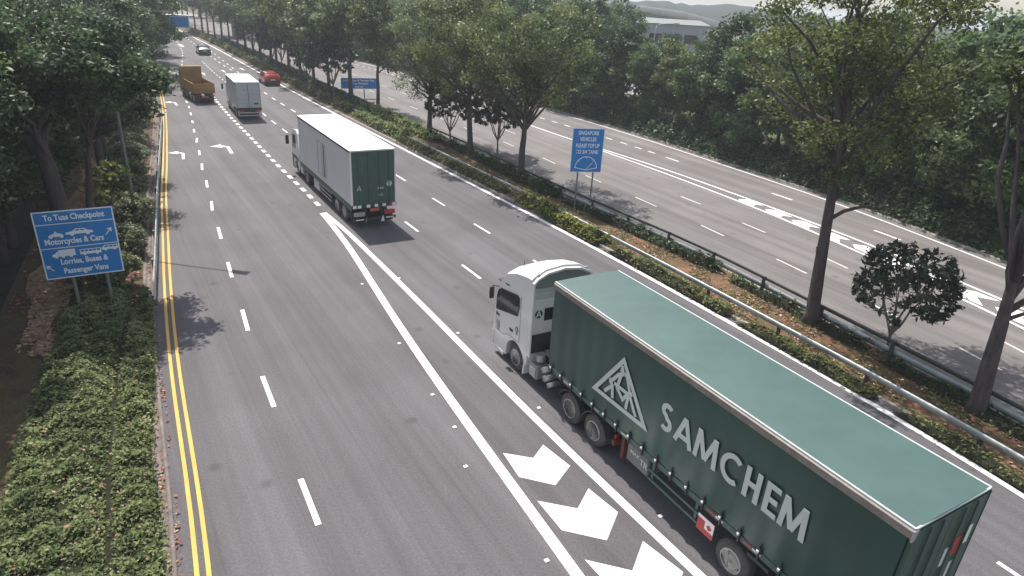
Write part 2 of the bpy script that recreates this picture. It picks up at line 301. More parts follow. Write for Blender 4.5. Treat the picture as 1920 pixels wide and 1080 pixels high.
def ribbon(bm, pts, wd, place, depth=0.006):
    """flat stroke along 2D pts, mitred; place(u,v,t)->3D; closed slab of given depth"""
    n = len(pts); P = [Vector(p) for p in pts]; L = []; Rr = []
    closed = (P[0]-P[-1]).length < 1e-6
    for i in range(n):
        if closed and i in (0, n-1): d0 = (P[-1]-P[-2]).normalized(); d1 = (P[1]-P[0]).normalized()
        else:
            d0 = (P[i]-P[i-1]).normalized() if i else (P[1]-P[0]).normalized(); d1 = (P[i+1]-P[i]).normalized() if i < n-1 else d0
        t = (d0+d1); t = t.normalized() if t.length > 1e-6 else d0
        nn = Vector((-t.y, t.x)); k = max(0.45, nn.dot(Vector((-d1.y, d1.x)))); o = nn*(wd/2/k)
        L.append(P[i]+o); Rr.append(P[i]-o)
    for i in range(n-1):
        q = [L[i], L[i+1], Rr[i+1], Rr[i]]
        a = [bm.verts.new(place(p.x, p.y, 0)) for p in q]; b = [bm.verts.new(place(p.x, p.y, depth)) for p in q]
        bm.faces.new(b)
        for j in range(4): bm.faces.new((a[j], a[(j+1) % 4], b[(j+1) % 4], b[j]))
    return bm
def slab(bm, poly, place, depth=0.006):
    a = [bm.verts.new(place(p[0], p[1], 0)) for p in poly]; b = [bm.verts.new(place(p[0], p[1], depth)) for p in poly]; n = len(poly)
    bm.faces.new(b)
    for j in range(n): bm.faces.new((a[j], a[(j+1) % n], b[(j+1) % n], b[j]))
    return bm
def disc(cx, cy, r, n=20, rx=None): return [(cx+(rx or r)*math.cos(2*math.pi*k/n), cy+r*math.sin(2*math.pi*k/n)) for k in range(n)]
def text_mesh(name, s, size, m, place, parent, ux=1.0, bold=0.012, depth=0.004, align='CENTER', label=None):
    cu = bpy.data.curves.new(name, 'FONT'); cu.body = s; cu.size = size; cu.align_x = align; cu.offset = bold*size; cu.extrude = 0.0; cu.resolution_u = 3
    to = bpy.data.objects.new(name, cu); C.objects.link(to)
    dg = bpy.context.evaluated_depsgraph_get(); me = bpy.data.meshes.new_from_object(to.evaluated_get(dg))
    bpy.data.objects.remove(to)
    for v in me.vertices: v.co = place(v.co.x*ux, v.co.y, depth)
    me.materials.clear(); me.materials.append(m)
    o = obj(name, me, parent=parent)
    if label: o['label'] = label
    return o

# ------------------------------------------------------------------ road lines (world metres)
def smooth(pts, step=1.5):
    P = np.array(pts, float); out = []
    if P[0, 1] < P[-1, 1]: P = P[::-1]                         # far to near
    Q = np.vstack([2*P[0]-P[1], P, 2*P[-1]-P[-2]])
    for i in range(1, len(Q)-2):
        n = max(1, int(np.linalg.norm(Q[i+1]-Q[i])/step))
        for k in range(n):
            t = k/n; a, b, c, d = Q[i-1], Q[i], Q[i+1], Q[i+2]
            out.append(0.5*((2*b)+(-a+c)*t+(2*a-5*b+4*c-d)*t*t+(-a+3*b-3*c+d)*t**3))
    out.append(P[-1]); out = np.array(out)
    for _ in range(6): out[1:-1] = 0.5*out[1:-1]+0.25*(out[:-2]+out[2:])
    return out                                                  # index 0 = far end
def atoff(pl, d):
    """positive d = towards +X (right side of the picture)"""
    t = np.gradient(pl, axis=0); t /= np.linalg.norm(t, axis=1)[:, None]
    return pl + np.stack([-t[:, 1], t[:, 0]], 1)*d
def xat(pl, y): return np.interp(y, pl[::-1, 1], pl[::-1, 0])
def clip(pl, y0, y1): return pl[(pl[:, 1] >= y0) & (pl[:, 1] <= y1)]
def sweep(pl, prof, closed=False):
    """prof list of (off, z) ; returns verts, quads"""
    rows = [atoff(pl, o) for o, z in prof]; n = len(pl); k = len(prof)
    V = np.zeros((n, k, 3)); 
    for j, (o, z) in enumerate(prof): V[:, j, :2] = rows[j]; V[:, j, 2] = z
    i = np.arange(n-1)[:, None]; jn = k if closed else k-1; j = np.arange(jn)[None, :]; j2 = (j+1) % k
    F = np.stack([i*k+j, i*k+j2, (i+1)*k+j2, (i+1)*k+j], -1).reshape(-1, 4)
    return V.reshape(-1, 3), F
def sweep_obj(name, pl, prof, m, parent=None, closed=False, smooth=False):
    v, f = sweep(pl, prof, closed); return obj(name, np_mesh(name, v, f, m, smooth=smooth), parent=parent)
def between(name, a, b, z, m, n=160):
    def rs(p):
        d = np.r_[0, np.cumsum(np.linalg.norm(np.diff(p, axis=0), axis=1))]; s = np.linspace(0, d[-1], n)
        return np.stack([np.interp(s, d, p[:, 0]), np.interp(s, d, p[:, 1])], 1)
    a, b = rs(a), rs(b); k = 6; V = []
    for j in range(k+1): V.append(np.c_[a+(b-a)*j/k, np.full(n, z)])
    V = np.stack(V, 1).reshape(-1, 3); i = np.arange(n-1)[:, None]; j = np.arange(k)[None]; K = k+1
    F = np.stack([i*K+j, (i+1)*K+j, (i+1)*K+j+1, i*K+j+1], -1).reshape(-1, 4)
    return obj(name, np_mesh(name, V, F, m))

E_ = smooth([(-190,330),(-148,265),(-113,214),(-83.4,168.9),(-59.9,133.2),(-37.4,97.5),(-30.6,86.6),(-19.5,69.5),(-16.1,64.3),(-2.1,43.1),(2.4,36.3),(5.7,31.1),(12.0,20.5),(14.8,15.0),(17.3,9),(19.3,2)])
YR = smooth([(-215,330),(-172,265),(-133,214),(-95,164),(-70,124),(-59,107),(-47.4,87.5),(-36.3,67.7),(-25.4,46.5),(-21.6,38.8),(-17.5,31.0),(-15.3,26.7),(-13.2,22.8),(-10.8,18.4),(-8.5,14.5),(-7.2,12.3),(-6.3,10.7),(-3.5,5),(-2,2)])
RF = smooth([(-170,330),(-128,265),(-92,214),(-59,162),(-30.5,124),(-15.2,104.4),(1.9,81.4),(7.4,73.6),(12.0,65.8),(14.9,60.6),(17.4,55.7),(21.3,48.3),(22.4,46.0),(24.2,41.5),(25.8,37.1),(27.2,33.2),(30,24),(33,12),(35,2)])
RN = smooth([(-185,330),(-142,265),(-107,214),(-77,168.9),(-53.5,133.2),(-31.2,97.5),(-24.6,86.8),(-13.6,69.8),(-6.8,59.2),(-2.6,52.7),(1.8,44.9),(4.1,41.6),(7.8,35.9),(9.5,33.8),(11.7,29.5),(13.3,26.5),(15.0,23.0),(16.5,20.2),(17.3,18.4),(19.5,13),(22,2)])
kerbL = atoff(YR, -0.62)

# ------------------------------------------------------------------ setting
def ground():
    n = 120; xs = np.sign(np.linspace(-1, 1, n))*np.abs(np.linspace(-1, 1, n))**3*2500; ys = np.linspace(0, 1, n)**2.6*3500-30
    X, Y = np.meshgrid(xs, ys, indexing='ij')
    far = np.clip((np.hypot(X, Y)-330)/900, 0, 1)
    Z = -0.06 - far*6 + 0*X
    V = np.stack([X, Y, Z], -1).reshape(-1, 3); i = np.arange(n-1)[:, None]; j = np.arange(n-1)[None]
    F = np.stack([i*n+j, (i+1)*n+j, (i+1)*n+j+1, i*n+j+1], -1).reshape(-1, 4)
    o = obj('ground', np_mesh('ground', V, F, M['grass'])); tag(o, kind='structure', label='rough grassy ground reaching to the horizon')
ground()
tag(between('road', kerbL, atoff(E_, 0.42), 0.0, M['asphalt_l']), 'dark asphalt carriageway with the lorries driving away', kind='structure')
tag(between('road', atoff(RN, -0.1), atoff(RF, 0.75), 0.0, M['asphalt_r']), 'paler asphalt carriageway beyond the median', kind='structure')
def strip(name, a, b, m, z, label, z2=None):
    o = between(name, a, b, z, m); tag(o, label, kind='structure'); return o
strip('verge', atoff(E_, 0.42), atoff(RN, -0.1), M['median_soil'], 0.10, 'reddish planted median strip between the carriageways')
tag(sweep_obj('kerb', E_, [(0.42, -0.02), (0.42, 0.115), (0.56, 0.12), (0.56, 0.05)], M['concrete']), 'low kerb along the near side of the median', kind='structure')
tag(sweep_obj('kerb', RN, [(-0.24, 0.05), (-0.24, 0.12), (-0.10, 0.115), (-0.10, -0.02)], M['concrete']), 'low kerb along the far side of the median', kind='structure')
tag(sweep_obj('drain', kerbL, [(0.0, -0.02), (0.0, 0.10), (-0.10, 0.105), (-0.10, 0.045), (-0.30, 0.045), (-0.30, 0.12), (-0.42, 0.125), (-0.42, 0.0)], M['kerb_litter_shade']), 'shallow concrete kerb drain beside the double yellow line', kind='structure')
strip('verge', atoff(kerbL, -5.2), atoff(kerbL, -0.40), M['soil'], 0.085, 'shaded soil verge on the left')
strip('path', atoff(kerbL, -12), atoff(kerbL, -5.2), M['path'], 0.06, 'path behind the verge with tree shade put into its dark colour')
tag(sweep_obj('kerb', RF, [(0.75, -0.02), (0.75, 0.12), (0.95, 0.125), (0.95, 0.02)], M['concrete']), 'kerb along the far carriageway', kind='structure')
strip('verge', atoff(RF, 0.93), atoff(RF, 14), M['soil'], 0.08, 'wooded verge beyond the far carriageway')
# strip of sunlit dry leaves
lit = clip(atoff(kerbL, -3.55), 19, 62)
def patch(name, pl, wl, wr, z, m, label, wob=0.35, seed=1):
    r = np.random.default_rng(seed); n = len(pl); a = np.convolve(r.normal(0, wob, n), np.ones(3)/2, 'same'); b = np.convolve(r.normal(0, wob, n), np.ones(3)/2, 'same')
    t = np.gradient(pl, axis=0); t /= np.linalg.norm(t, axis=1)[:, None]; nn = np.stack([-t[:, 1], t[:, 0]], 1)
    e = np.minimum(1, np.minimum(np.arange(n), np.arange(n)[::-1])/4)[:, None]
    A = pl+nn*(wl+a[:, None])*e; Bq = pl+nn*(wr+b[:, None])*e
    V = np.concatenate([np.c_[A, np.full(n, z)], np.c_[Bq, np.full(n, z)]]); i = np.arange(n-1)
    F = np.stack([i, i+1, n+i+1, n+i], 1); o = obj(name, np_mesh(name, V, F, m)); tag(o, label, kind='structure')
patch('leaf_litter', lit, -0.6, 0.55, 0.11, M['litter'], 'strip of sunlit dry leaves behind the roadside shrubs')

# ------------------------------------------------------------------ markings
def line_mark(name, pl, wd, m, z=0.005, label=None, off=0.0):
    o = sweep_obj(name, pl, [(off-wd/2, z), (off+wd/2, z)], m); tag(o, label, kind='structure'); return o
line_mark('lane_marking', E_, 0.25, M['paint'], label='solid white edge line beside the median')
line_mark('lane_marking', YR, 0.10, M['yellow'], label='double yellow line, line nearer the traffic')
line_mark('lane_marking', YR, 0.10, M['yellow'], off=-0.24, label='double yellow line, line nearer the kerb')
line_mark('lane_marking', RF, 0.16, M['paint'], label='solid white edge line beyond the far carriageway')
line_mark('lane_marking', RN, 0.14, M['paint'], off=0.45, label='thin white edge line beside the far guardrail')
GL = smooth([(-11.3,36.5),(-9.3,33.1),(-6.6,27.6),(-4.4,23.1),(-2.3,19.0),(-1.0,16.6),(0.0,14.7),(0.85,13.2),(1.9,11.2),(4.5,6.4)])
GR = smooth([(-11.2,36.6),(-9.4,34.1),(-6.1,28.8),(-3.3,24.3),(-1.5,21.3),(-0.2,19.2),(1.0,17.2),(2.2,15.3),(3.3,13.6),(4.4,12.0),(8.0,6.5)])
line_mark('gore_marking', GL, 0.30, M['paint'], label='left border line of the near chevron area')
line_mark('gore_marking', GR, 0.26, M['paint'], z=0.009, label='right border line of the near chevron area')
RU = smooth([(-6.5,81.5),(1.3,68.8),(4.6,63.4),(7.4,59.4),(10.4,55.2),(12.9,51.2),(15.5,46.7),(19.1,40.0),(21.2,35.9),(22.8,31.8),(24.2,28.4),(26.5,20),(28,12)])
RL = smooth([(7.0,59.2),(9.6,54.9),(12.4,50.1),(14.2,46.7),(17.0,41.3),(18.3,38.1),(19.7,34.6),(21.3,30.2),(22.4,27.2),(23.6,22),(24.5,14)])
line_mark('gore_marking', RU, 0.19, M['paint'], label='upper border line of the far chevron area')
line_mark('gore_marking', RL, 0.19, M['paint'], z=0.009, label='lower border line of the far chevron area')
def quads_mark(name, segs, wd, m, label, z=0.005):
    V = []; F = []
    for a, b in segs:
        a = np.array(a, float); b = np.array(b, float); d = (b-a)/np.linalg.norm(b-a); nn = np.array([-d[1], d[0]])*wd/2
        k = len(V); V += [(*(a+nn), z), (*(b+nn), z), (*(b-nn), z), (*(a-nn), z)]; F.append((k, k+3, k+2, k+1))
    o = obj(name, np_mesh(name, V, F, m)); tag(o, label, kind='structure')
def dash(pl, y_list, ln):
    """dashes of length ln starting at each y (far end) along smoothed polyline"""
    out = []
    for y in y_list:
        x = xat(pl, y); y2 = y-ln*0.85; out.append(((x, y), (xat(pl, y2), y2)))
    return out
D1 = smooth([(-75,148),(-61.1,122.6),(-44.6,88),(-36.2,71.9),(-32.6,65.3),(-28.7,57.7),(-24.7,50.0),(-20.5,41.9),(-15.9,33.1),(-13.4,28.4),(-10.8,23.6),(-8.2,18.8),(-5.3,13.9),(-1,6)])
d1s = [(-36.2,71.9,-35.4,70.6),(-34.4,68.8,-33.8,67.6),(-32.6,65.3,-31.9,64.0),(-30.6,61.4,-30.0,60.3),(-28.7,57.7,-28.0,56.3),(-26.8,54.2,-26.1,52.6),(-24.7,50.0,-24.0,48.6),(-22.7,46.1,-21.9,44.4),(-20.5,41.9,-19.7,40.3),(-18.2,37.5,-17.4,35.8),(-15.9,33.1,-15.0,31.4),(-13.4,28.4,-12.5,26.7),(-10.8,23.6,-9.9,21.9),(-8.2,18.8,-7.2,17.1),(-5.35,13.9,-4.4,12.3),(-2.6,9.1,-1.6,7.4)]
quads_mark('lane_marking', [((a, b), (c, d)) for a, b, c, d in d1s] + dash(D1, [76+4.1*i for i in range(20)], 1.7), 0.15, M['paint'], 'broken white line of the left-hand lanes')
A1 = smooth([(-95,185),(-69,143),(-46.6,105.8),(-41.3,97.3),(-26.3,67.3),(-24.0,63.7),(-21.7,60.0),(-5.3,34.2),(-1.8,28.7),(4.2,19.3),(9,11.6),(13,5)])
quads_mark('lane_marking', dash(A1, [60.0-6.05*i+0.05 for i in range(9)]+[63.7, 67.4, 71.5]+[76+4.3*i for i in range(24)], 1.85), 0.14, M['paint'], 'broken white line between the two right-hand lanes, left one')
B1 = smooth([(-100,200),(-69,146),(-44,103),(-31.2,81.1),(-26.8,74.1),(-24.4,70.5),(-8.6,45.9),(-5.5,40.9),(-2.4,36.2),(4.5,25.5),(12.45,12.3),(16,6)])
quads_mark('lane_marking', dash(B1, [81.1, 77.4, 74.1, 70.5, 66.2, 61.6, 56.8, 51.6, 46.2, 40.9, 36.2, 31.0, 25.4, 19.2, 12.4]+[85.5+4.6*i for i in range(20)], 1.8), 0.13, M['paint'], 'broken white line between the two right-hand lanes, right one')
EX = smooth([(-66,128),(-52,104.8),(-46,94.6),(-40.2,84.7),(-34.2,74.4),(-28.6,64.9),(-23.1,56.0),(-19.1,49.4),(-15.6,43.8),(-13.0,39.8),(-11.3,36.9)])
exs = []; y = 38.6
while y < 100: exs.append(y); y += 1.42 if y < 75 else 2.3
quads_mark('lane_marking', dash(EX, exs, 0.85), 0.26, M['paint'], 'row of short thick white dashes leading into the chevron area')
Qs = [(11.4,44.9,12.4,43.2),(14.1,39.5,15.0,37.8),(17.0,33.9,17.6,32.5),(19.0,29.2,19.7,27.6),(20.7,24.9,21.2,23.2)]
Ps = [(-1.6,60.2,-0.6,58.5),(1.9,54.5,2.9,52.6),(5.1,49.3,6.1,47.5),(8.1,44.0,9.2,42.0),(11.3,38.5,12.2,36.7),(14.1,33.3,15.0,31.4),(16.5,28.4,17.2,26.7),(18.4,24.0,19.0,22.3)]
quads_mark('lane_marking', [((a, b), (c, d)) for a, b, c, d in Qs+Ps] + dash(atoff(RN, 4.6), [66+5.6*i for i in range(24)], 2.0) + dash(atoff(RN, 8.0), [66+5.6*i for i in range(20)], 2.0), 0.12, M['paint_worn'], 'thin broken white lines on the far carriageway')
quads_mark('lane_marking', dash(smooth([(-53,112),(-49.3,105.6),(-44.4,97.2),(-38.9,88.2),(-34,80)]), [84+2.1*i for i in range(13)], 0.9), 0.16, M['paint'], 'far row of short white dashes beyond the box truck')
RD = smooth([(-60,158),(-26.2,114.6),(-17.8,102.4),(-3.5,82.5),(3.0,73.1),(5.1,69.9),(8.4,65.1),(10.7,61.3),(12.9,57.6),(18.6,47.3),(19.5,45.8),(24,37)])
quads_mark('lane_marking', dash(RD, [59.8, 61.4, 63.2, 65.1]+[67+1.9*i for i in range(28)], 0.95)+[((12.8,57.6),(13.6,56.2)), ((18.6,47.3),(19.5,45.7)), ((22.4,39.6),(23.2,37.9))], 0.18, M['paint'], 'short white dashes near the far edge line')
# chevrons
def poly_mark(name, polys, m, label, z=0.005):
    bm = B()
    for p in polys: bm.faces.new([bm.verts.new((x, y, z)) for x, y in p])
    o = obj(name, bm, m); tag(o, label, kind='structure')
    for pl in o.data.polygons:
        if pl.normal.z < 0: pl.flip()
poly_mark('chevron_marking', [[(0.02,15.5),(0.9,15.35),(1.2,16.0),(1.95,15.1),(1.5,14.25),(0.5,14.5)], [(1.0,13.6),(2.05,13.4),(2.4,14.2),(3.1,13.35),(2.7,12.35),(1.6,12.6)], [(2.1,11.7),(3.2,11.45),(3.6,12.4),(4.4,11.5),(3.95,10.5),(2.75,10.75)]], M['paint'], 'three thick white chevrons painted between the near border lines')
ch1 = [(15.5,45.1),(16.35,45.15),(16.85,43.7),(16.35,43.95),(15.95,43.3),(15.4,44.4)]; ch2 = [(16.65,42.9),(17.45,42.8),(17.95,41.4),(17.4,41.65),(17.0,41.0),(16.6,42.2)]
ch5 = [(19.7,36.6),(20.4,36.4),(20.9,35.2),(20.25,35.4),(20.0,34.6),(19.5,35.9)]; ch7 = [(22.0,30.6),(23.0,30.3),(23.5,29.2),(22.6,29.6),(22.2,28.5),(21.7,29.7)]
lp = lambda a, b, t: [(p[0]*(1-t)+q[0]*t, p[1]*(1-t)+q[1]*t) for p, q in zip(a, b)]
poly_mark('chevron_marking', [ch1, ch2, lp(ch2, ch5, 1/3), lp(ch2, ch5, 2/3), ch5, lp(ch5, ch7, 0.33), lp(ch5, ch7, 0.66), ch7, [(x+0.75, y-2.1) for x, y in ch7], [(x+1.4, y-4.3) for x, y in ch7]], M['paint'], 'row of white chevrons painted between the far border lines')
# arrows
def arrow_poly(cx, cy, ang, s=1.0, turn=True, w=0.16):
    if turn: P = [(-0.09,-1.5),(0.09,-1.5),(0.09,0.55),(-0.30,1.05),(-0.30,1.4),(-0.95,0.85),(-0.30,0.35),(-0.30,0.70),(-0.09,0.45)]
    else: P = [(-0.09,-1.5),(0.09,-1.5),(0.09,0.6),(0.32,0.6),(0,1.4),(-0.32,0.6),(-0.09,0.6)]
    c, sn = math.cos(ang), math.sin(ang); return [(cx+(x*1.1*c-y*0.95*sn)*s, cy+(x*1.1*sn+y*0.95*c)*s) for x, y in P]
road_ang = R_(33)
arr = [arrow_poly(-25.1,48.3,road_ang*0.8), arrow_poly(-22.9,51.2,road_ang*0.9,1.25), arrow_poly(-36.4,70.0,road_ang,1.0), arrow_poly(-46.2,87.4,road_ang,1.0), arrow_poly(-44.6,94.6,road_ang,1.0,False), arrow_poly(-43.6,98.8,road_ang,1.0,False), arrow_poly(-42.4,102.5,road_ang,1.0,False), arrow_poly(-66.8,134,road_ang,2,False)]
poly_mark('arrow_marking', arr, M['paint'], 'white lane arrows painted on the left-hand lanes', z=0.006)
studs = []
for i, (x, y) in enumerate([(-6.7,26.8),(-4.1,21.6),(-1.5,16.6),(-1.0,14.8),(1.2,11.6),(-5.2,27.7),(-2.0,22.7),(1.1,17.9),(4.2,13.3),(-2.4,18.3)]):
    b = bx(-0.06, 0.06, -0.055, 0.055, 0.0, 0.022)
    o = obj('road_stud', b, M['stud'], bevel=0.01); o.location = (x, y, 0.001); o.rotation_euler = (0, 0, road_ang); studs.append(o)

# ------------------------------------------------------------------ vehicles
def veh(name, label, cat, O, yaw, W, group=None):
    d = Vector((math.sin(yaw), math.cos(yaw))); n = Vector((d.y, -d.x)); p = Vector(O)+n*(W/2)
    return empty(name, label, cat, (p.x, p.y, 0), -yaw, group)
def wheel(par, x, y, r=0.5, wd=0.3, side=-1, seg=28, tyre=None, dual=False):
    """x = outer face; side -1 faces left (-x)"""
    s = side; w2 = wd*(2.05 if dual else 1)
    pr = [(0, r*0.62), (0, r*0.80), (0.015, r*0.90), (0.05, r*0.985), (0.08, r), (wd*0.5, r), (w2-0.06, r), (w2, r*0.88), (w2, r*0.6)]
    bm = lathe(B(), [(-s*a, q) for a, q in pr], x, y, r, seg); t = obj('wheel', bm, M['rubber'], par, smooth=True)
    rim = [(0.0, r*0.615), (-0.018, r*0.60), (-0.018, r*0.56), (0.05, r*0.53), (0.10, r*0.46), (0.11, r*0.30), (0.07, r*0.26), (0.05, r*0.16), (0.0, r*0.13), (0.0, 0.01)]
    bm = lathe(B(), [(-s*a, q) for a, q in rim], x, y, r, seg)
    bm.faces.ensure_lookup_table()
    for f in bm.faces:
        q = sum((math.hypot(v.co.y-y, v.co.z-r) for v in f.verts))/len(f.verts)
        if 0.27*r < q < 0.545*r and len(f.verts) == 4: f.material_index = 2
    nf = len(bm.faces)
    for k in range(8):
        a = 2*math.pi*k/8; cy, cz = y+math.cos(a)*r*0.39, r+math.sin(a)*r*0.39
        slab(bm, disc(cy, cz, r*0.062, 8), lambda u, v, dd: (x-s*0.108 + s*dd, u, v), 0.012)
    bm.faces.ensure_lookup_table()
    for f in bm.faces[nf:]: f.material_index = 1
    o = obj('rim', bm, M['steel_rim'], t); o.data.materials.append(M['black']); o.data.materials.append(M['rim_in'])
    return t
LP = lambda x: (lambda u, v, t: (x-t, u, v))          # left face, u = y (forward), v = z
def sleft(x): return LP(x)

def articulated_lorry():
    W = 2.40; O = (7.02, 8.63); yaw = -0.5334; L = 11.25; h = W/2
    t = veh('articulated_lorry', 'white cab articulated lorry with a long green SAMCHEM curtain sided trailer', 'lorry', O, yaw, W)
    zt = 4.29; xl = -h
    # trailer
    bm = prism(B(), [(-h+0.02, 1.52), (-h+0.02, zt-0.16), (h-0.02, zt-0.16), (h-0.02, 1.52)], 0.03, L-0.02, 'y'); obj('trailer_core', bm, M['green_door'], t)
    # curtains with gentle ripples
    for s in (-1, 1):
        n = 150; V = []; Fc = []
        for i in range(n+1):
            yy = 0.06+(L-0.12)*i/n
            for j in range(9):
                z = 1.44+(zt-0.17-1.44)*j/8; amp = 0.010*math.sin(yy*9.5+0.4*math.sin(yy*2))*(1-j/9)+0.022*math.sin(math.pi*j/8)*math.sin(yy*1.13+1)
                V.append((s*(h+0.018+amp), yy, z))
        for i in range(n):
            for j in range(8):
                a = i*9+j; Fc.append((a, a+9, a+10, a+1) if s < 0 else (a, a+1, a+10, a+9))
        c = obj('side_curtain', np_mesh('side_curtain', V, Fc, M['tarp'], smooth=True), parent=t)
        if s < 0: curtain = c
    place = sleft(xl-0.046)
    # lettering on the left curtain
    def letter(bm, ch, a0, a1, z0=2.43, z1=3.21, th=0.128):
        # a0 > a1 : left to right in the picture
        U = lambda u: a0+(a1-a0)*u; Z = lambda v: z0+(z1-z0)*v
        hh = th/2; hu = hh/abs(a1-a0); hv = hh/(z1-z0)
        st = []
        if ch == 'S':
            p = []
            for k in range(0, 11): a = R_(40+k*23); p.append((0.5+0.5*(1-hu*1)*math.cos(a)*0.92, 0.735+(0.265-hv)*math.sin(a)))
            p = [(0.5+(0.5-hu)*math.cos(R_(d)), 0.74+(0.26-hv)*math.sin(R_(d))) for d in range(35, 271, 20)] + [(0.5+(0.5-hu)*math.cos(R_(d)), 0.27+(0.27-hv)*math.sin(R_(d))) for d in range(80, -146, -20)]
            st = [p]
        elif ch == 'A': st = [[(hu*0.9, 0), (0.5, 1-hv*0.6)], [(1-hu*0.9, 0), (0.5, 1-hv*0.6)], [(0.24, 0.27), (0.76, 0.27)]]
        elif ch == 'M': st = [[(hu, 0), (hu+0.07, 1)], [(1-hu, 0), (1-hu-0.07, 1)], [(hu+0.08, 1-hv*0.3), (0.5, 0.10)], [(1-hu-0.08, 1-hv*0.3), (0.5, 0.10)]]
        elif ch == 'C': st = [[(0.60+(0.60-hu)*math.cos(R_(d)), 0.5+(0.5-hv)*math.sin(R_(d))) for d in range(48, 313, 16)]]
        elif ch == 'H': st = [[(hu, 0), (hu, 1)], [(1-hu, 0), (1-hu, 1)], [(hu, 0.5), (1-hu, 0.5)]]
        elif ch == 'E': st = [[(1, 1-hv), (hu, 1-hv), (hu, hv), (1, hv)], [(hu, 0.5), (0.92, 0.5)]]
        for k, s_ in enumerate(st):
            ribbon(bm, [(U(u), Z(v)) for u, v in s_], th, lambda u, v, q, k=k: place(u, v, q+0.002*k))
    bm = B()
    for ch, a0, a1 in (('S',6.06,5.63),('A',5.54,4.90),('M',4.86,4.13),('C',4.04,3.47),('H',3.34,2.91),('E',2.79,2.43),('M',2.38,1.72)): letter(bm, ch, a0, a1)
    o = obj('lettering', bm, M['letter'], curtain); o['label'] = 'pale SAMCHEM lettering'
    bm = B(); ribbon(bm, [(7.67,3.47),(8.74,2.0),(6.55,2.06),(7.67,3.47)], 0.13, place)
    for k, s_ in enumerate([[(7.75,3.16),(7.46,3.08),(7.28,2.70),(7.52,2.34),(7.80,2.55),(7.66,3.16)], [(8.13,2.68),(8.0,2.50),(8.30,2.16)], [(8.0,2.56),(7.93,2.14)], [(8.12,2.54),(7.80,2.96),(7.60,3.08)], [(7.92,2.62),(7.36,2.62),(7.16,2.70)], [(7.30,2.66),(7.34,2.14)], [(7.24,2.60),(6.92,2.16)], [(7.68,3.30),(7.62,3.05)]]):
        ribbon(bm, s_, 0.105, lambda u, v, q, k=k: place(u, v, q+0.0015*(k+1)))
    o = obj('emblem', bm, M['letter'], curtain); o['label'] = 'pale triangle emblem enclosing stick figures'
    # roof: slightly crowned sheet, with side rails
    V = []; n = 60
    for i in range(n+1):
        for j in range(9):
            x = -h-0.0+(W)*j/8; V.append((x, L*i/n, zt+0.0+0.035*(1-(2*j/8-1)**2)+0.006*math.sin(i*1.7+j)))
    Fc = [(i*9+j, i*9+j+1, (i+1)*9+j+1, (i+1)*9+j) for i in range(n) for j in range(8)]
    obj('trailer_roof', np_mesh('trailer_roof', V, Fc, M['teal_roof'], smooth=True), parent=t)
    obj('roof_edge', box(box(bx(-h-0.012, -h+0.03, 0, L, zt-0.02, zt+0.014), h-0.03, h+0.012, 0, L, zt-0.02, zt+0.014), -h+0.03, h-0.03, -0.012, 0.02, zt-0.03, zt+0.012), M['letter'], t)
    for s in (-1, 1):
        bm = prism(B(), [(s*(h+0.005), zt-0.022), (s*(h+0.045), zt-0.05), (s*(h+0.055), zt-0.20), (s*(h-0.02), zt-0.21), (s*(h-0.02), zt-0.022)], 0.0, L, 'y')
        obj('top_rail', bm, M['rail_brown'], t)
    obj('corner_bracket', prism(B(), [(-h-0.06, zt-0.02), (-h+0.10, zt-0.02), (-h+0.03, zt-0.26), (-h-0.05, zt-0.26)], -0.03, -0.001, 'y'), M['alu'], t)
    # lower side rail, buckles
    for s in (-1, 1):
        obj('side_rail', bx(min(s*h, s*(h-0.10)), max(s*h, s*(h-0.10)), 0.0, L, 1.22, 1.40), M['green_rail'], t, bevel=0.01)
    ys = [0.35+0.56*i for i in range(20)]
    for yy in ys:
        b = obj('strap_buckle', box(box(bx(-h-0.075, -h-0.03, yy-0.05, yy+0.05, 1.38, 1.52), -h-0.06, -h-0.045, yy-0.022, yy+0.022, 1.50, 1.62), -h-0.05, -h-0.012, yy-0.02, yy+0.02, 1.20, 1.38), M['black'], t)
        obj('buckle_catch', bx(-h-0.10, -h-0.074, yy-0.028, yy+0.028, 1.42, 1.475), M['white'], b)
    for yy in (10.2, 8.6, 7.3, 4.0, 2.9, 1.7, 0.6):
        obj('marker_reflector', bx(-h-0.012, -h-0.001, yy-0.12, yy+0.12, 1.29, 1.345), M['red' if yy in (4.0, 2.9) else 'alu'], t)
        if yy in (4.0, 2.9): obj('marker_reflector', bx(-h-0.013, -h-0.001, yy-0.36, yy-0.13, 1.29, 1.345), M['white'], t)
    # trailer frame, boxes, guards
    obj('trailer_frame', box(box(bx(-0.55, -0.42, 0.1, L-0.3, 0.95, 1.28), 0.42, 0.55, 0.1, L-0.3, 0.95, 1.28), -h+0.12, h-0.12, 0.05, L-0.05, 1.26, 1.34), M['frame'], t)
    bm = B()
    for yy in [0.5+0.9*i for i in range(12)]: box(bm, -h+0.1, h-0.1, yy, yy+0.08, 1.12, 1.27)
    obj('cross_member', bm, M['frame'], t)
    bxo = obj('tool_box', bx(-h+0.02, -0.6, 6.24, 7.12, 0.64, 1.22), mat('grey_tool_box_paint', (0.13,0.135,0.135), 0.55, var=0.15), t, bevel=0.02)
    text_mesh('lettering', 'MAX', 0.17, M['letter'], lambda u, v, d: (-h+0.014, 6.98-u, 0.95+v), bxo, align='LEFT')
    text_mesh('lettering', 'TR', 0.26, M['letter'], lambda u, v, d: (-h+0.013, 6.58-u, 0.84+v), bxo, align='LEFT')
    for z in (0.66, 0.92):
        obj('underrun_bar', bx(-h+0.03, -h+0.06, 4.25, 6.22, z-0.035, z+0.035), M['green_rail'], t)
    for yy in (6.1, 4.5): obj('underrun_post', bx(-h+0.062, -h+0.11, yy-0.04, yy+0.04, 0.6, 1.22), M['green_rail'], t)
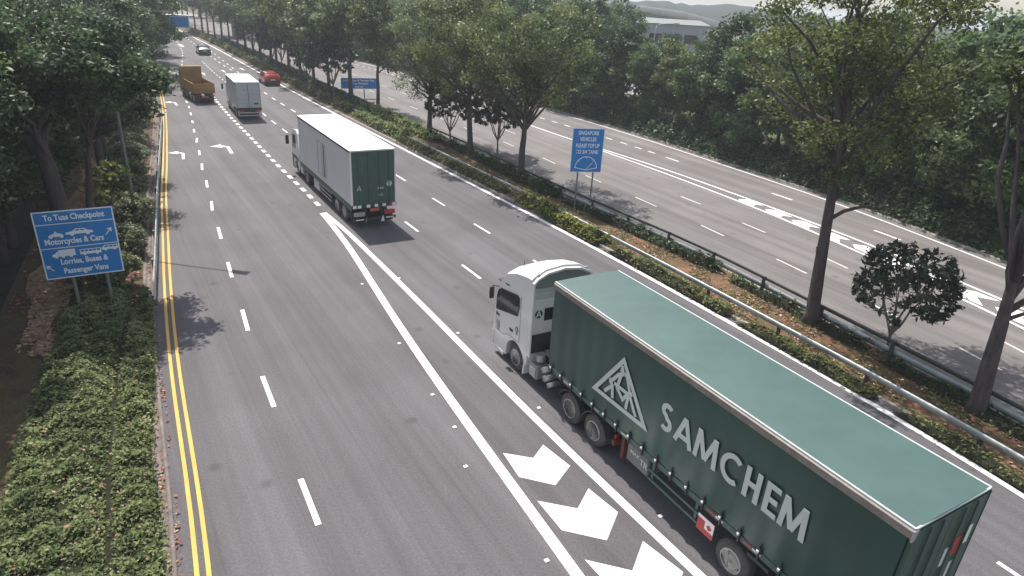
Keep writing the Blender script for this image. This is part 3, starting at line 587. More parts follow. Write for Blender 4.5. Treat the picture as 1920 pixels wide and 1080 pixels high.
    pl = obj('hazard_placard', bx(-h-0.02, -h-0.005, 3.82, 4.34, 0.60, 1.06), M['plate'], t); 
    pl.data.materials[0] = M['red']
    obj('placard_band', slab(B(), [(4.34, 0.97), (3.82, 0.97), (3.82, 1.06), (4.34, 1.06)], sleft(-h-0.021), 0.003), M['white'], pl)
    obj('placard_square', slab(B(), [(4.10, 0.76), (3.82, 0.76), (3.82, 0.97), (4.10, 0.97)], sleft(-h-0.021), 0.003), M['white'], pl)
    obj('placard_diamond', slab(B(), [(4.05, 0.87), (3.96, 0.785), (3.87, 0.87), (3.96, 0.955)], sleft(-h-0.026), 0.003), M['red'], pl)
    for yy in (3.24, 1.98, 0.72):
        for s in (-1, 1): wheel(t, s*(h-0.03), yy, 0.50, 0.36, s)
    for yy in (1.35, 2.6): obj('mudguard', prism(B(), [(yy-0.30,1.0),(yy-0.30,1.10),(yy+0.30,1.10),(yy+0.30,1.0)], -h+0.04, -h+0.4, 'x'), M['frame'], t)
    for x in (-0.95, 0.82): obj('landing_leg', bx(x, x+0.13, 7.5, 7.63, 0.25, 1.2), M['red_frame'], t)
    # rear doors
    rd = obj('rear_door', box(bx(-h+0.03, -0.01, -0.02, 0.03, 1.5, zt-0.08), 0.01, h-0.03, -0.02, 0.03, 1.5, zt-0.08), M['green_door'], t)
    for x in (-0.75, -0.35, 0.35, 0.75): obj('lock_rod', tube(B(), [(x, -0.05, 1.4), (x, -0.05, zt-0.1)], 0.018, 6), M['green_door'], rd)
    for i, (x, z, mm) in enumerate(((0.35,3.0,'white'),(0.62,3.15,'red'),(0.9,3.3,'white'),(0.75,2.5,'white'),(0.3,2.2,'white'))): obj('reflective_mark', bx(x-0.11, x+0.11, -0.029, -0.021, z-0.22, z+0.22), M[mm], rd)
    obj('rear_frame', box(box(bx(-h, -h+0.028, -0.03, 0.04, 1.2, zt-0.24), h-0.028, h, -0.03, 0.04, 1.2, zt-0.05), -h+0.03, h-0.03, -0.03, 0.04, 1.2, 1.48), M['green_door'], t)
    obj('rear_bumper', bx(-h+0.1, h-0.1, -0.04, 0.06, 0.5, 0.65), M['alu'], t, bevel=0.02)
    for x in (-0.85, 0.85): obj('tail_lamp', bx(x-0.25, x+0.25, -0.07, -0.035, 1.0, 1.13), M['red'], t)
    # ---- tractor
    f = 12.62; Wc = 1.17
    obj('tractor_chassis', box(box(bx(-0.55, -0.40, 7.9, 14.6, 0.72, 0.98), 0.40, 0.55, 7.9, 14.6, 0.72, 0.98), -0.4, 0.4, 8.8, 10.6, 0.98, 1.14), M['frame'], t)
    obj('catwalk', bx(-0.62, 0.62, 11.0, 12.5, 0.99, 1.03), M['frame'], t)
    obj('engine_block', bx(-0.5, 0.5, 12.3, 14.2, 0.4, 1.25), M['black'], t, bevel=0.05)
    # cab shell as sections across the width
    ar = [(13.42+0.63*math.cos(R_(d)), 0.50+0.63*math.sin(R_(d))) for d in range(172, 7, -15)]
    low = [(f, 0.62)]+ar+[(14.06, 0.30), (14.9, 0.26), (15.02, 0.5), (15.04, 1.0), (14.99, 1.72)]
    def section(x, k, side_in=0.0):
        # k: 0 at side, 1 centre -> roof crown
        topf = [(14.72, 2.72+0.10*k), (14.55, 3.05+0.16*k), (14.22, 3.38+0.24*k), (13.6, 3.63+0.32*k), (12.95, 3.76+0.36*k), (f, 3.78+0.38*k)]
        fr = 0.07*k
        return [(x, yy+(fr if yy > 14 else 0), z) for yy, z in low+topf]
    xs = [(-Wc, 0), (-Wc+0.05, 0.16), (-Wc+0.22, 0.42), (-0.65, 0.8), (0, 1.0), (0.65, 0.8), (Wc-0.22, 0.42), (Wc-0.05, 0.16), (Wc, 0)]
    bm = B(); rows = []
    for x, k in xs: rows.append([bm.verts.new(p) for p in section(x, k)])
    n = len(rows[0])
    for a, b in zip(rows, rows[1:]):
        for i in range(n-1):
            if i < 12 or i > 17 or True: bm.faces.new((a[i], a[i+1], b[i+1], b[i]))
        bm.faces.new((a[-1], a[0], b[0], b[-1]))
    wino = [(14.86,1.80),(14.84,2.30),(14.74,2.56),(14.55,2.70),(14.3,2.74),(13.42,2.90),(13.28,2.84),(13.27,2.5),(13.36,2.16)]
    for row in (rows[0], rows[-1]):
        es = [bm.edges.get((row[i], row[(i+1) % n])) or bm.edges.new((row[i], row[(i+1) % n])) for i in range(n)]
        hv_ = [bm.verts.new((row[0].co.x, u, v)) for u, v in wino]; es += [bm.edges.new((hv_[i], hv_[(i+1) % len(hv_)])) for i in range(len(hv_))]
        bmesh.ops.triangle_fill(bm, edges=es, use_beauty=True)
    cab = obj('cab_body', bm, M['white_cab'], t)
    # window openings are built as dark recessed glass proud of the shell by 4 mm
    px = -Wc-0.006
    win = [(14.86,1.80),(14.84,2.30),(14.74,2.56),(14.55,2.70),(14.3,2.74),(13.42,2.90),(13.28,2.84),(13.27,2.5),(13.36,2.16)]
    for s in (-1, 1):
        pc = (lambda u, v, q, s=s: (s*(Wc+0.004+q), u, v))
        g = obj('side_window', slab(B(), win, pc, 0.004), M['glass'], cab)
        bm = ribbon(B(), win+[win[0]], 0.045, lambda u, v, q, s=s: (s*(Wc+0.009+q), u, v), 0.006); obj('window_seal', bm, M['black'], g)
        obj('door_seam', ribbon(B(), [(13.18,2.95),(13.16,1.35),(13.22,1.18)], 0.012, pc, 0.004), M['black'], cab)
        obj('door_seam', ribbon(B(), [(14.86,1.72),(14.84,1.0),(14.3,1.02),(13.9,1.2),(13.3,1.18)], 0.012, pc, 0.004), M['black'], cab)
        obj('door_handle', bx(min(s*(Wc+0.003), s*(Wc+0.03)), max(s*(Wc+0.003), s*(Wc+0.03)), 13.62, 13.84, 1.40, 1.50), M['black'], cab, bevel=0.008)
        obj('lower_window_trim', slab(B(), [(14.86,1.70),(14.60,1.66),(14.60,1.56),(14.86,1.58)], pc, 0.004), M['black'], cab)
    for u in (14.74, 14.66, 14.58):
        obj('vent_slat', slab(B(), [(u+0.02,1.02),(u+0.02,1.42),(u-0.012,1.42),(u-0.012,1.02)], sleft(px+0.002), 0.005), mat('grey_vent', (0.2,0.2,0.2), 0.6) if 'grey_vent' not in bpy.data.materials else bpy.data.materials['grey_vent'], cab)
    bm = slab(B(), disc(13.36, 1.62, 0.125, 20, 0.10), sleft(px+0.002), 0.003); o = obj('door_emblem', bm, M['black'], cab)
    bm = ribbon(B(), [(13.42,1.54),(13.36,1.71),(13.30,1.54)], 0.028, sleft(px-0.002), 0.003); ribbon(bm, [(13.39,1.59),(13.33,1.59)], 0.02, sleft(px-0.004), 0.003); obj('letter_a', bm, M['white'], o)
    bm = ribbon(B(), [(13.42,1.46),(13.30,1.46)], 0.03, sleft(px+0.002), 0.003); obj('small_mark', bm, M['black'], cab)
    bm = ribbon(B(), [(14.30,3.02),(14.18,3.00),(14.08,3.04),(13.98,3.03)], 0.05, sleft(px+0.0), 0.004); obj('roof_script', bm, M['black'], cab)
    obj('seat', box(box(box(bx(0.25, 0.85, 13.0, 13.6, 1.25, 1.45), 0.25, 0.85, 12.86, 13.04, 1.4, 2.2), -0.85, -0.25, 13.0, 13.6, 1.25, 1.45), -0.85, -0.25, 12.86, 13.04, 1.4, 2.2), M['seat'], cab, bevel=0.04)
    obj('cab_floor', bx(-Wc+0.06, Wc-0.06, 12.7, 14.6, 1.14, 1.18), M['black'], cab)
    obj('cab_dimming_liner', box(box(bx(-Wc+0.07, Wc-0.07, 12.66, 12.70, 1.2, 3.3), -Wc+0.07, Wc-0.07, 12.66, 14.5, 3.0, 3.04), -Wc+0.07, Wc-0.07, 14.62, 14.64, 1.2, 3.0), M['seat'], cab)  # dark panels added to keep the cab interior dim
    obj('dashboard', bx(-Wc+0.08, Wc-0.08, 14.3, 14.8, 1.4, 1.85), M['seat'], cab, bevel=0.05)
    st_ = [(0.55+0.22*math.cos(R_(d)), 14.12+0.10*math.sin(R_(d)), 1.88+0.19*math.sin(R_(d))) for d in range(0, 361, 24)]
    obj('steering_wheel', tube(tube(B(), st_, 0.018, 6), [(0.55, 14.12, 1.88), (0.55, 14.4, 1.7)], 0.03, 6), M['black'], cab)
    # windscreen
    bm = B(); q = [(-1.05,14.99+0.012,1.78),(1.05,14.99+0.012,1.78),(0.98,14.735,2.76),(-0.98,14.735,2.76)]; 
    q = [(x, yy+0.085, z) for x, yy, z in q]; v = [bm.verts.new(p) for p in q]+[bm.verts.new((x, yy-0.06, z)) for x, yy, z in q]
    for fc in ((0,1,2,3),(7,6,5,4),(0,4,5,1),(1,5,6,2),(2,6,7,3),(3,7,4,0)): bm.faces.new([v[i] for i in fc])
    obj('windscreen', bm, M['glass_d'], cab)
    obj('sun_visor', bx(-1.05, 1.05, 14.82, 15.04, 2.83, 2.87), M['black'], cab)
    obj('bumper', prism(B(), [(14.22,0.20),(14.96,0.22),(15.10,0.42),(15.09,0.86),(14.98,0.92),(14.98,0.32),(14.22,0.30)], -Wc-0.02, Wc+0.02, 'x'), M['white_cab'], t, bevel=0.015)
    obj('headlamp', box(bx(-Wc+0.02, -Wc+0.42, 15.095, 15.12, 0.5, 0.72), Wc-0.42, Wc-0.02, 15.095, 15.12, 0.5, 0.72), M['alu'], t)
    # rear of the cab: ribbed grey wall in the hollow of the roof fairing
    y0 = f
    arch = [(-Wc+0.0, 1.0)]+[(-Wc, 3.70), (-1.0, 3.86), (-0.65, 4.02), (0, 4.10), (0.65, 4.02), (1.0, 3.86), (Wc, 3.70), (Wc, 1.0)]
    bm = B(); inner = [(-Wc+0.05, 1.0)]+[(-Wc+0.05, 3.66), (-0.97, 3.80), (-0.63, 3.95), (0, 4.03), (0.63, 3.95), (0.97, 3.80), (Wc-0.05, 3.66), (Wc-0.05, 1.0)]
    for i in range(len(arch)-1):
        a, b2, c, d = arch[i], arch[i+1], inner[i+1], inner[i]
        lo = [bm.verts.new((p[0], y0-0.16, p[1])) for p in (a, b2, c, d)]; hi = [bm.verts.new((p[0], y0-0.002, p[1])) for p in (a, b2, c, d)]
        bm.faces.new(lo); bm.faces.new(hi[::-1])
        bm.faces.new((lo[0], lo[1], hi[1], hi[0])); bm.faces.new((lo[2], lo[3], hi[3], hi[2]))
    obj('roof_fairing', bm, M['white_cab'], t)
    obj('rear_wall', bx(-Wc+0.06, Wc-0.06, y0-0.02, y0-0.003, 1.05, 3.05), M['white_cab'], t)
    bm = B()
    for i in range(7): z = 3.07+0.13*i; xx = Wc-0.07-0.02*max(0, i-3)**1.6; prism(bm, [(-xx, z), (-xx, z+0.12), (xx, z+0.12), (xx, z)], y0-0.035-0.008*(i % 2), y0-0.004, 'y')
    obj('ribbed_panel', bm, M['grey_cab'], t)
    obj('hollow_shade_plate', prism(B(), [(-1.05,3.50),(-0.92,3.74),(-0.60,3.90),(0,3.98),(0.60,3.90),(0.92,3.74),(1.05,3.50),(0.85,3.46),(-0.85,3.46)], y0-0.075, y0-0.05, 'y'), M['post_g'], t)  # flat grey plate paints the shade inside the open-backed deflector
    PB = lambda u, v, q: (u, y0-0.022-q, v)
    bm = slab(B(), disc(-0.82, 2.50, 0.15, 24), PB, 0.004); em = obj('round_emblem', bm, M['black'], t); em['label'] = 'black disc with white letter A'
    bm = ribbon(B(), [(-0.905,2.40),(-0.82,2.62),(-0.735,2.40)], 0.045, lambda u, v, q: (u, y0-0.027-q, v), 0.003); ribbon(bm, [(-0.87,2.46),(-0.77,2.46)], 0.03, lambda u, v, q: (u, y0-0.029-q, v), 0.003); obj('letter_a', bm, M['white'], em)
    obj('rear_window', slab(B(), [(-0.60,2.22),(0.60,2.22),(0.60,2.68),(-0.60,2.68)], PB, 0.006), M['glass_d'], t)
    obj('rear_lower_panel', bx(-Wc+0.09, Wc-0.09, y0-0.05, y0-0.021, 1.05, 1.75), M['frame'], t)
    # fuel tank, mudguards, tanks, steps
    obj('fuel_tank', bx(-Wc, -0.62, 11.95, 12.45, 0.36, 0.86), M['alu'], t, bevel=0.06)
    obj('mudguard', prism(B(), [(12.78,0.18),(12.72,0.62),(12.86,0.95),(12.92,0.95),(12.80,0.62),(12.86,0.18)], -Wc, -Wc+0.34, 'x'), M['white_cab'], t)
    obj('mudguard', prism(B(), [(12.78,0.18),(12.72,0.62),(12.86,0.95),(12.92,0.95),(12.80,0.62),(12.86,0.18)], Wc-0.34, Wc, 'x'), M['white_cab'], t)
    for i, (yy, z, rr) in enumerate(((11.72,0.88,0.11),(11.6,0.62,0.12),(11.35,0.50,0.09))): obj('air_tank', tube(B(), [(-Wc+0.1, yy, z), (-0.6, yy, z)], rr, 12), M['alu'], t, smooth=True)
    obj('exhaust_filter', tube(B(), [(-0.85, 12.2, 0.95), (-0.85, 12.2, 1.2)], 0.16, 14), M['alu'], t)
    for k in range(3): obj('air_hose', tube(B(), [(-0.25+0.2*k, y0-0.05, 1.45), (-0.3+0.22*k, 12.2, 1.15), (-0.25+0.2*k, 11.8, 1.35), (-0.2+0.2*k, 11.3, 1.6)], 0.022, 6), M['red' if k == 0 else 'black'], t)
    obj('battery_box', bx(-0.60, -0.2, 12.05, 12.4, 1.04, 1.2), M['alu'], t, bevel=0.02)
    wheel(t, -Wc+0.05, 13.42, 0.5, 0.30, -1); wheel(t, Wc-0.05, 13.42, 0.5, 0.30, 1)
    for yy in (9.95, 8.68):
        for s in (-1, 1):
            wheel(t, s*(h-0.05), yy, 0.51, 0.27, s, dual=True)
            a = [(yy+0.64*math.cos(R_(d)), 0.51+0.60*math.sin(R_(d))) for d in range(168, 11, -12)]; b2 = [(yy+0.60*math.cos(R_(d)), 0.51+0.56*math.sin(R_(d))) for d in range(12, 169, 12)]
            bm = prism(B(), a+b2, s*(h-0.02), s*(h-0.58), 'x'); obj('mudguard', bm, M['frame'], t)
    obj('rear_light', bx(-h+0.2, -h+0.32, 7.85, 7.9, 0.72, 0.86), M['red'], t)
    obj('red_rear_frame', box(bx(-h+0.12, h-0.12, 7.78, 7.90, 0.55, 0.72), -0.6, -0.3, 7.3, 7.8, 0.7, 0.9), M['red_frame'], t)
    for s in (-1, 1):
        a = obj('mirror', bx(min(s*(Wc+0.05), s*(Wc+0.22)), max(s*(Wc+0.05), s*(Wc+0.22)), 14.98, 15.08, 2.15, 2.60), M['black'], t, bevel=0.02)
        obj('mirror_arm', tube(B(), [(s*(Wc-0.02), 14.72, 2.70), (s*(Wc+0.12), 14.98, 2.66), (s*(Wc+0.13), 15.02, 2.58)], 0.02, 6), M['black'], a)
    obj('antenna', tube(B(), [(-0.9, 13.6, 3.86), (-0.9, 13.6, 4.05)], 0.012, 6), M['black'], t)
    return t
lorry = articulated_lorry()

def flat_roof_box(par, W, L, z0, z1, side_m, roof_m, rear_m, y0=0.0):
    h = W/2
    b = obj('box_body', bx(-h, h, y0, L, z0, z1-0.02), side_m, par, bevel=0.012)
    obj('roof', bx(-h-0.012, h+0.012, y0-0.012, L+0.012, z1-0.018, z1+0.02), roof_m, par, bevel=0.01)
    return b

def box_lorry():
    W = 2.51; h = W/2; L = 11.0; z1 = 4.28; z0 = 1.28
    t = veh('box_lorry', 'long box lorry with white roof, pale grey side and dark green rear doors', 'lorry', (-8.89, 34.04), -0.553, W)
    b = flat_roof_box(t, W, L, z0, z1, M['grey_side'], M['white_roof'], None)
    obj('roof_trim', box(bx(-h-0.02, -h-0.013, 0, L, z1-0.10, z1+0.0), h+0.013, h+0.02, 0, L, z1-0.10, z1), M['frame'], t)
    P = sleft(-h-0.001)
    obj('side_door', ribbon(B(), [(4.75,1.62),(4.75,3.62),(6.40,3.62),(6.40,1.62),(4.75,1.62)], 0.045, P, 0.02), M['alu'], b)
    obj('door_bar', ribbon(B(), [(5.1,1.66),(5.1,3.58)], 0.05, P, 0.03), M['frame'], b)
    obj('door_bar', ribbon(B(), [(5.55,1.66),(5.55,3.58)], 0.03, P, 0.02), M['alu'], b)
    obj('corner_post', box(bx(-h-0.006, -h+0.07, -0.006, 0.09, z0, z1-0.03), h-0.07, h+0.006, -0.006, 0.09, z0, z1-0.03), M['white'], t)
    obj('side_skirt', bx(-h-0.004, -h+0.03, 0.15, L, z0-0.30, z0+0.02), M['green_door'], t)
    r = obj('rear_door', box(bx(-h+0.072, -0.006, -0.03, -0.001, z0+0.05, z1-0.06), 0.006, h-0.072, -0.03, -0.001, z0+0.05, z1-0.06), M['green_door'], t)
    for x in (-0.85,-0.30,0.30,0.85): obj('lock_rod', tube(B(), [(x,-0.05,z0+0.05),(x,-0.05,z1-0.1)], 0.018, 6), M['green_door'], r)
    PR = lambda u, v, q: (u-h, -0.032-q, v)
    bm = ribbon(B(), [(0.32,2.12),(0.42,2.40),(0.52,2.12)], 0.05, PR); ribbon(bm, [(0.36,2.20),(0.48,2.20)], 0.04, lambda u, v, q: PR(u, v, q+0.002)); obj('letter_a', bm, M['letter'], r)
    d = obj('round_emblem', slab(B(), disc(2.12, 2.40, 0.155, 24), PR, 0.006), M['letter'], r)
    bm = ribbon(B(), [(2.03,2.47),(2.21,2.47)], 0.04, lambda u, v, q: PR(u, v, q+0.008)); ribbon(bm, [(2.12,2.49),(2.12,2.30)], 0.04, lambda u, v, q: PR(u, v, q+0.010)); obj('emblem_stem', bm, M['green_door'], d)
    text_mesh('lettering', '8000', 0.17, M['letter'], lambda u, v, q: PR(1.62+u, 2.13+v, 0.004), r, ux=1.0)
    text_mesh('lettering', '6C', 0.20, M['letter'], lambda u, v, q: PR(1.63+u, 1.75+v, 0.004), r, ux=1.1)
    obj('rear_sill', bx(-h, h, -0.04, 0.02, z0-0.16, z0+0.045), M['frame'], t)
    for x, mm in ((-1.12,'white'),(-0.85,'white'),(-0.35,'white'),(0.10,'white'),(0.55,'white'),(0.95,'red'),(1.12,'white')): obj('reflective_mark', bx(x-0.10, x+0.10, -0.055, -0.041, z0-0.13, z0+0.03), M[mm], t)
    obj('number_plate', bx(-0.28, 0.26, -0.075, -0.055, z0-0.36, z0-0.18), M['plate'], t)
    obj('rear_underrun', bx(-h+0.05, h-0.05, -0.05, 0.06, 0.42, 0.56), M['frame'], t)
    for s in (-1, 1):
        obj('lamp_cluster', bx(s*0.86-0.3, s*0.86+0.3, -0.06, 0.03, 0.68, 0.92), M['alu' if s < 0 else 'red'], t, bevel=0.01)
        obj('lamp_cluster', bx(s*0.86-0.22, s*0.86+0.22, -0.065, -0.052, 0.46, 0.52), M['white'], t)
        obj('mud_flap', bx(s*0.86-0.33, s*0.86+0.33, 0.4, 0.43, 0.18, 0.8), M['black'], t)
        obj('reflective_triangle', prism(B(), [(s*0.42-0.10,0.30),(s*0.42+0.12*s,0.30),(s*0.42+0.05*s,0.66)], -0.07, -0.062, 'y'), M['white'], t)
    obj('chassis', box(box(bx(-0.55,-0.4,0.1,L+2.2,0.75,1.1), 0.4,0.55,0.1,L+2.2,0.75,1.1), -h+0.1, h-0.1, 0.05, L-0.1, 1.12, 1.275), M['frame'], t)
    for yy in (1.7, 3.05):
        for s in (-1, 1): wheel(t, s*(h-0.06), yy, 0.5, 0.27, s, dual=True)
    for s in (-1, 1): wheel(t, s*(h-0.06), 9.7, 0.5, 0.27, s, dual=True)
    for s in (-1, 1): wheel(t, s*(h-0.12), 12.3, 0.5, 0.3, s)
    obj('storage_panel', bx(-h+0.02, -h+0.3, 6.6, 7.85, 0.35, 1.05), M['alu'], t, bevel=0.02)
    for z in (0.42, 0.66, 0.9): obj('underrun_bar', bx(-h+0.04, -h+0.07, 4.1, 6.4, z-0.03, z+0.03), M['alu'], t)
    obj('fuel_tank', bx(-h+0.05, -0.6, 10.55, 11.35, 0.4, 0.95), M['alu'], t, bevel=0.06)
    # cab
    pr = [(11.55,0.6),(11.55,2.95),(11.9,3.12),(12.9,3.05),(13.15,2.85),(13.42,1.75),(13.46,0.4),(12.95,0.36)]+[(12.3+0.6*math.cos(R_(d)),0.5+0.6*math.sin(R_(d))) for d in range(0,181,20)][::1]+[(11.65,0.6)]
    cb = obj('cab_body', prism(B(), pr, -h+0.05, h-0.05, 'x'), M['white_cab'], t, bevel=0.03)
    obj('cab_lower', prism(B(), [(13.44,0.4),(13.44,1.35),(12.0,1.35),(11.6,1.2),(11.6,1.05),(12.95,1.12),(13.0,0.4)], -h+0.044, h-0.044, 'x'), M['green_door'], cb)
    for s in (-1, 1):
        obj('side_window', slab(B(), [(13.30,1.85),(13.05,2.75),(12.25,2.78),(12.25,1.85)], (lambda u, v, q, s=s: (s*(h-0.048+q), u, v)), 0.006), M['glass_d'], cb)
        m_ = obj('mirror', bx(s*(h+0.22)-0.11, s*(h+0.22)+0.11, 13.42, 13.52, 1.95, 2.55), M['black'], t, bevel=0.02)
        obj('mirror_arm', tube(B(), [(s*(h-0.1),13.25,2.6),(s*(h+0.2),13.45,2.62),(s*(h+0.22),13.47,2.5)], 0.022, 6), M['alu'], m_)
    obj('windscreen', prism(B(), [(13.40,1.80),(13.44,1.80),(13.19,2.82),(13.15,2.82)], -h+0.15, h-0.15, 'x'), M['glass_d'], cb)
    return t
box_lorry()

def small_box_truck():
    W = 2.18; h = W/2; L = 6.4; z0 = 1.02; z1 = 3.45
    t = veh('box_truck', 'silver grey box truck with a bright white roof and ribbed double rear doors', 'truck', (-26.88, 62.92), -0.524, W)
    b = flat_roof_box(t, W, L, z0, z1, M['silver_side'], M['white_roof'], None)
    for s in (-1, 1):
        d = obj('rear_door', bx(min(s*0.012, s*(h-0.10)), max(s*0.012, s*(h-0.10)), -0.03, -0.001, z0+0.12, z1-0.10), mat('door_silver%d' % s, (0.46,0.48,0.51), 0.45, 0.1, var=0.1), t)
        bm = B()
        for z in (1.55, 1.95, 2.35, 2.75, 3.1): box(bm, min(s*0.03, s*(h-0.14)), max(s*0.03, s*(h-0.14)), -0.045, -0.031, z-0.015, z+0.015)
        obj('door_rib', bm, M['galv'], d)
    obj('lock_rod', tube(B(), [(0.0,-0.05,z0+0.1),(0.0,-0.05,z1-0.1)], 0.025, 6), M['post_g'], t)
    obj('rear_frame', box(box(bx(-h, -h+0.09, -0.035, 0.0, z0, z1-0.02), h-0.09, h, -0.035, 0, z0, z1-0.02), -h+0.09, h-0.09, -0.035, 0, z1-0.1, z1-0.02), M['galv'], t)
    obj('rear_sill', bx(-h, h, -0.04, 0.05, z0-0.16, z0+0.10), M['frame'], t)
    obj('rear_bumper', bx(-h+0.05, h-0.05, -0.12, -0.04, 0.62, 0.74), M['alu'], t, bevel=0.02)
    obj('rear_bumper', bx(-h+0.12, h-0.12, -0.10, 0.0, 0.34, 0.46), M['alu'], t, bevel=0.02)
    obj('bumper_stay', box(bx(-h+0.05, -h+0.15, -0.04, 0.05, 0.34, 0.86), h-0.15, h-0.05, -0.04, 0.05, 0.34, 0.86), M['alu'], t)
    obj('number_plate', bx(0.45, 0.85, -0.045, -0.031, 1.42, 1.58), M['black'], t)
    for s in (-1, 1): obj('tail_lamp', bx(s*0.72-0.2, s*0.72+0.2, -0.06, -0.041, 0.80, 0.90), M['red'], t)
    obj('chassis', box(bx(-0.5,-0.35,0.1,L+1.8,0.62,0.86), 0.35,0.5,0.1,L+1.8,0.62,0.86), M['frame'], t)
    for s in (-1, 1): wheel(t, s*(h-0.06), 1.6, 0.43, 0.24, s, 18, dual=True); wheel(t, s*(h-0.08), 7.3, 0.43, 0.26, s, 18)
    obj('side_guard', box(bx(-h+0.02,-h+0.05,2.4,6.0,0.5,0.6), -h+0.02,-h+0.05,2.4,6.0,0.78,0.88), M['galv'], t)
    cb = obj('cab_body', prism(B(), [(6.55,0.5),(6.55,2.4),(6.8,2.55),(7.6,2.5),(8.1,1.6),(8.2,0.4),(7.75,0.45),(7.65,0.85),(6.95,0.85),(6.85,0.5)], -h+0.04, h-0.04, 'x'), M['white_cab'], t, bevel=0.03)
    for s in (-1, 1):
        m_ = obj('mirror', bx(s*(h+0.25)-0.09, s*(h+0.25)+0.09, 8.0, 8.1, 1.8, 2.3), M['black'], t, bevel=0.02)
        obj('mirror_arm', tube(B(), [(s*(h-0.1),7.75,2.3),(s*(h+0.22),8.02,2.35)], 0.02, 6), M['black'], m_)
        obj('side_window', slab(B(), [(7.85,1.7),(7.5,2.35),(6.95,2.35),(6.95,1.7)], (lambda u, v, q, s=s: (s*(h-0.038+q), u, v)), 0.006), M['glass_d'], cb)
small_box_truck()

def tipper():
    W = 2.08; h = W/2; L = 5.0
    t = veh('tipper_truck', 'ochre brown tipper truck with an empty open bed and high headboard', 'truck', (-34.4, 70.3), -0.66, W)
    z0 = 1.05; z1 = 2.05
    obj('bed_floor', bx(-h+0.06, h-0.06, 0.06, L, z0, z0+0.08), M['ochre_in'], t)
    for s in (-1, 1):
        sd = obj('bed_side', bx(min(s*h, s*(h-0.06)), max(s*h, s*(h-0.06)), 0.0, L, z0, z1), M['ochre'], t)
        bm = B()
        for i in range(8): box(bm, min(s*(h+0.001), s*(h+0.05)), max(s*(h+0.001), s*(h+0.05)), 0.2+0.72*i, 0.3+0.72*i, z0, z1-0.02)
        obj('side_rib', bm, M['ochre'], sd)
    tg = obj('tailgate', bx(-h, h, -0.06, -0.001, z0, z1-0.05), M['ochre'], t)
    obj('tailgate_rib', box(box(bx(-h, h, -0.11, -0.061, z0+0.3, z0+0.38), -0.5, -0.42, -0.11, -0.061, z0, z0+0.29), 0.42, 0.5, -0.11, -0.061, z0, z0+0.29), M['ochre'], tg)
    hb = obj('headboard', bx(-h, h, L+0.001, L+0.10, z0, 3.25), M['ochre'], t)
    obj('headboard_rib', box(bx(-h+0.05, h-0.05, L-0.03, L, 2.75, 2.85), -h+0.05, h-0.05, L-0.03, L, 2.25, 2.33), M['ochre'], hb)
    obj('cab_guard', bx(-h, h, L+0.10, L+0.75, 3.17, 3.25), M['ochre'], t)
    cb = obj('cab_body', prism(B(), [(L+0.25,0.5),(L+0.25,2.75),(L+0.6,2.85),(L+1.5,2.75),(L+1.85,1.7),(L+1.9,0.45),(L+1.55,0.45),(L+1.5,0.95),(L+0.6,0.95),(L+0.5,0.5)], -h+0.06, h-0.06, 'x'), M['ochre'], t, bevel=0.03)
    obj('windscreen', prism(B(), [(L+1.84,1.75),(L+1.88,1.75),(L+1.55,2.68),(L+1.51,2.68)], -h+0.16, h-0.16, 'x'), M['glass_d'], cb)
    obj('chassis', box(bx(-0.5,-0.35,0.1,L+1.6,0.65,0.95), 0.35,0.5,0.1,L+1.6,0.65,0.95), M['frame'], t)
    obj('side_skirt', box(bx(-h+0.04,-h+0.08,2.6,5.3,0.4,1.0), h-0.08,h-0.04,2.6,5.3,0.4,1.0), M['frame'], t)
    obj('rear_underrun', bx(-h+0.1, h-0.1, -0.02, 0.06, 0.42, 0.56), M['frame'], t)
    obj('number_plate', bx(-0.25, 0.25, -0.04, -0.021, 0.58, 0.74), M['plate'], t)
    for s in (-1, 1):
        for yy in (0.8, 1.95): wheel(t, s*(h-0.06), yy, 0.47, 0.25, s, 18, dual=True)
        wheel(t, s*(h-0.08), L+1.05, 0.47, 0.27, s, 18)
        obj('tail_lamp', bx(s*0.75-0.2, s*0.75+0.2, -0.03, -0.001, 0.78, 0.90), M['red'], t)
        m_ = obj('mirror', bx(s*(h+0.2)-0.09, s*(h+0.2)+0.09, L+1.7, L+1.8, 1.8, 2.35), M['black'], t, bevel=0.02)
        obj('mirror_arm', tube(B(), [(s*(h-0.1),L+1.6,2.4),(s*(h+0.2),L+1.74,2.4)], 0.02, 6), M['black'], m_)
tipper()

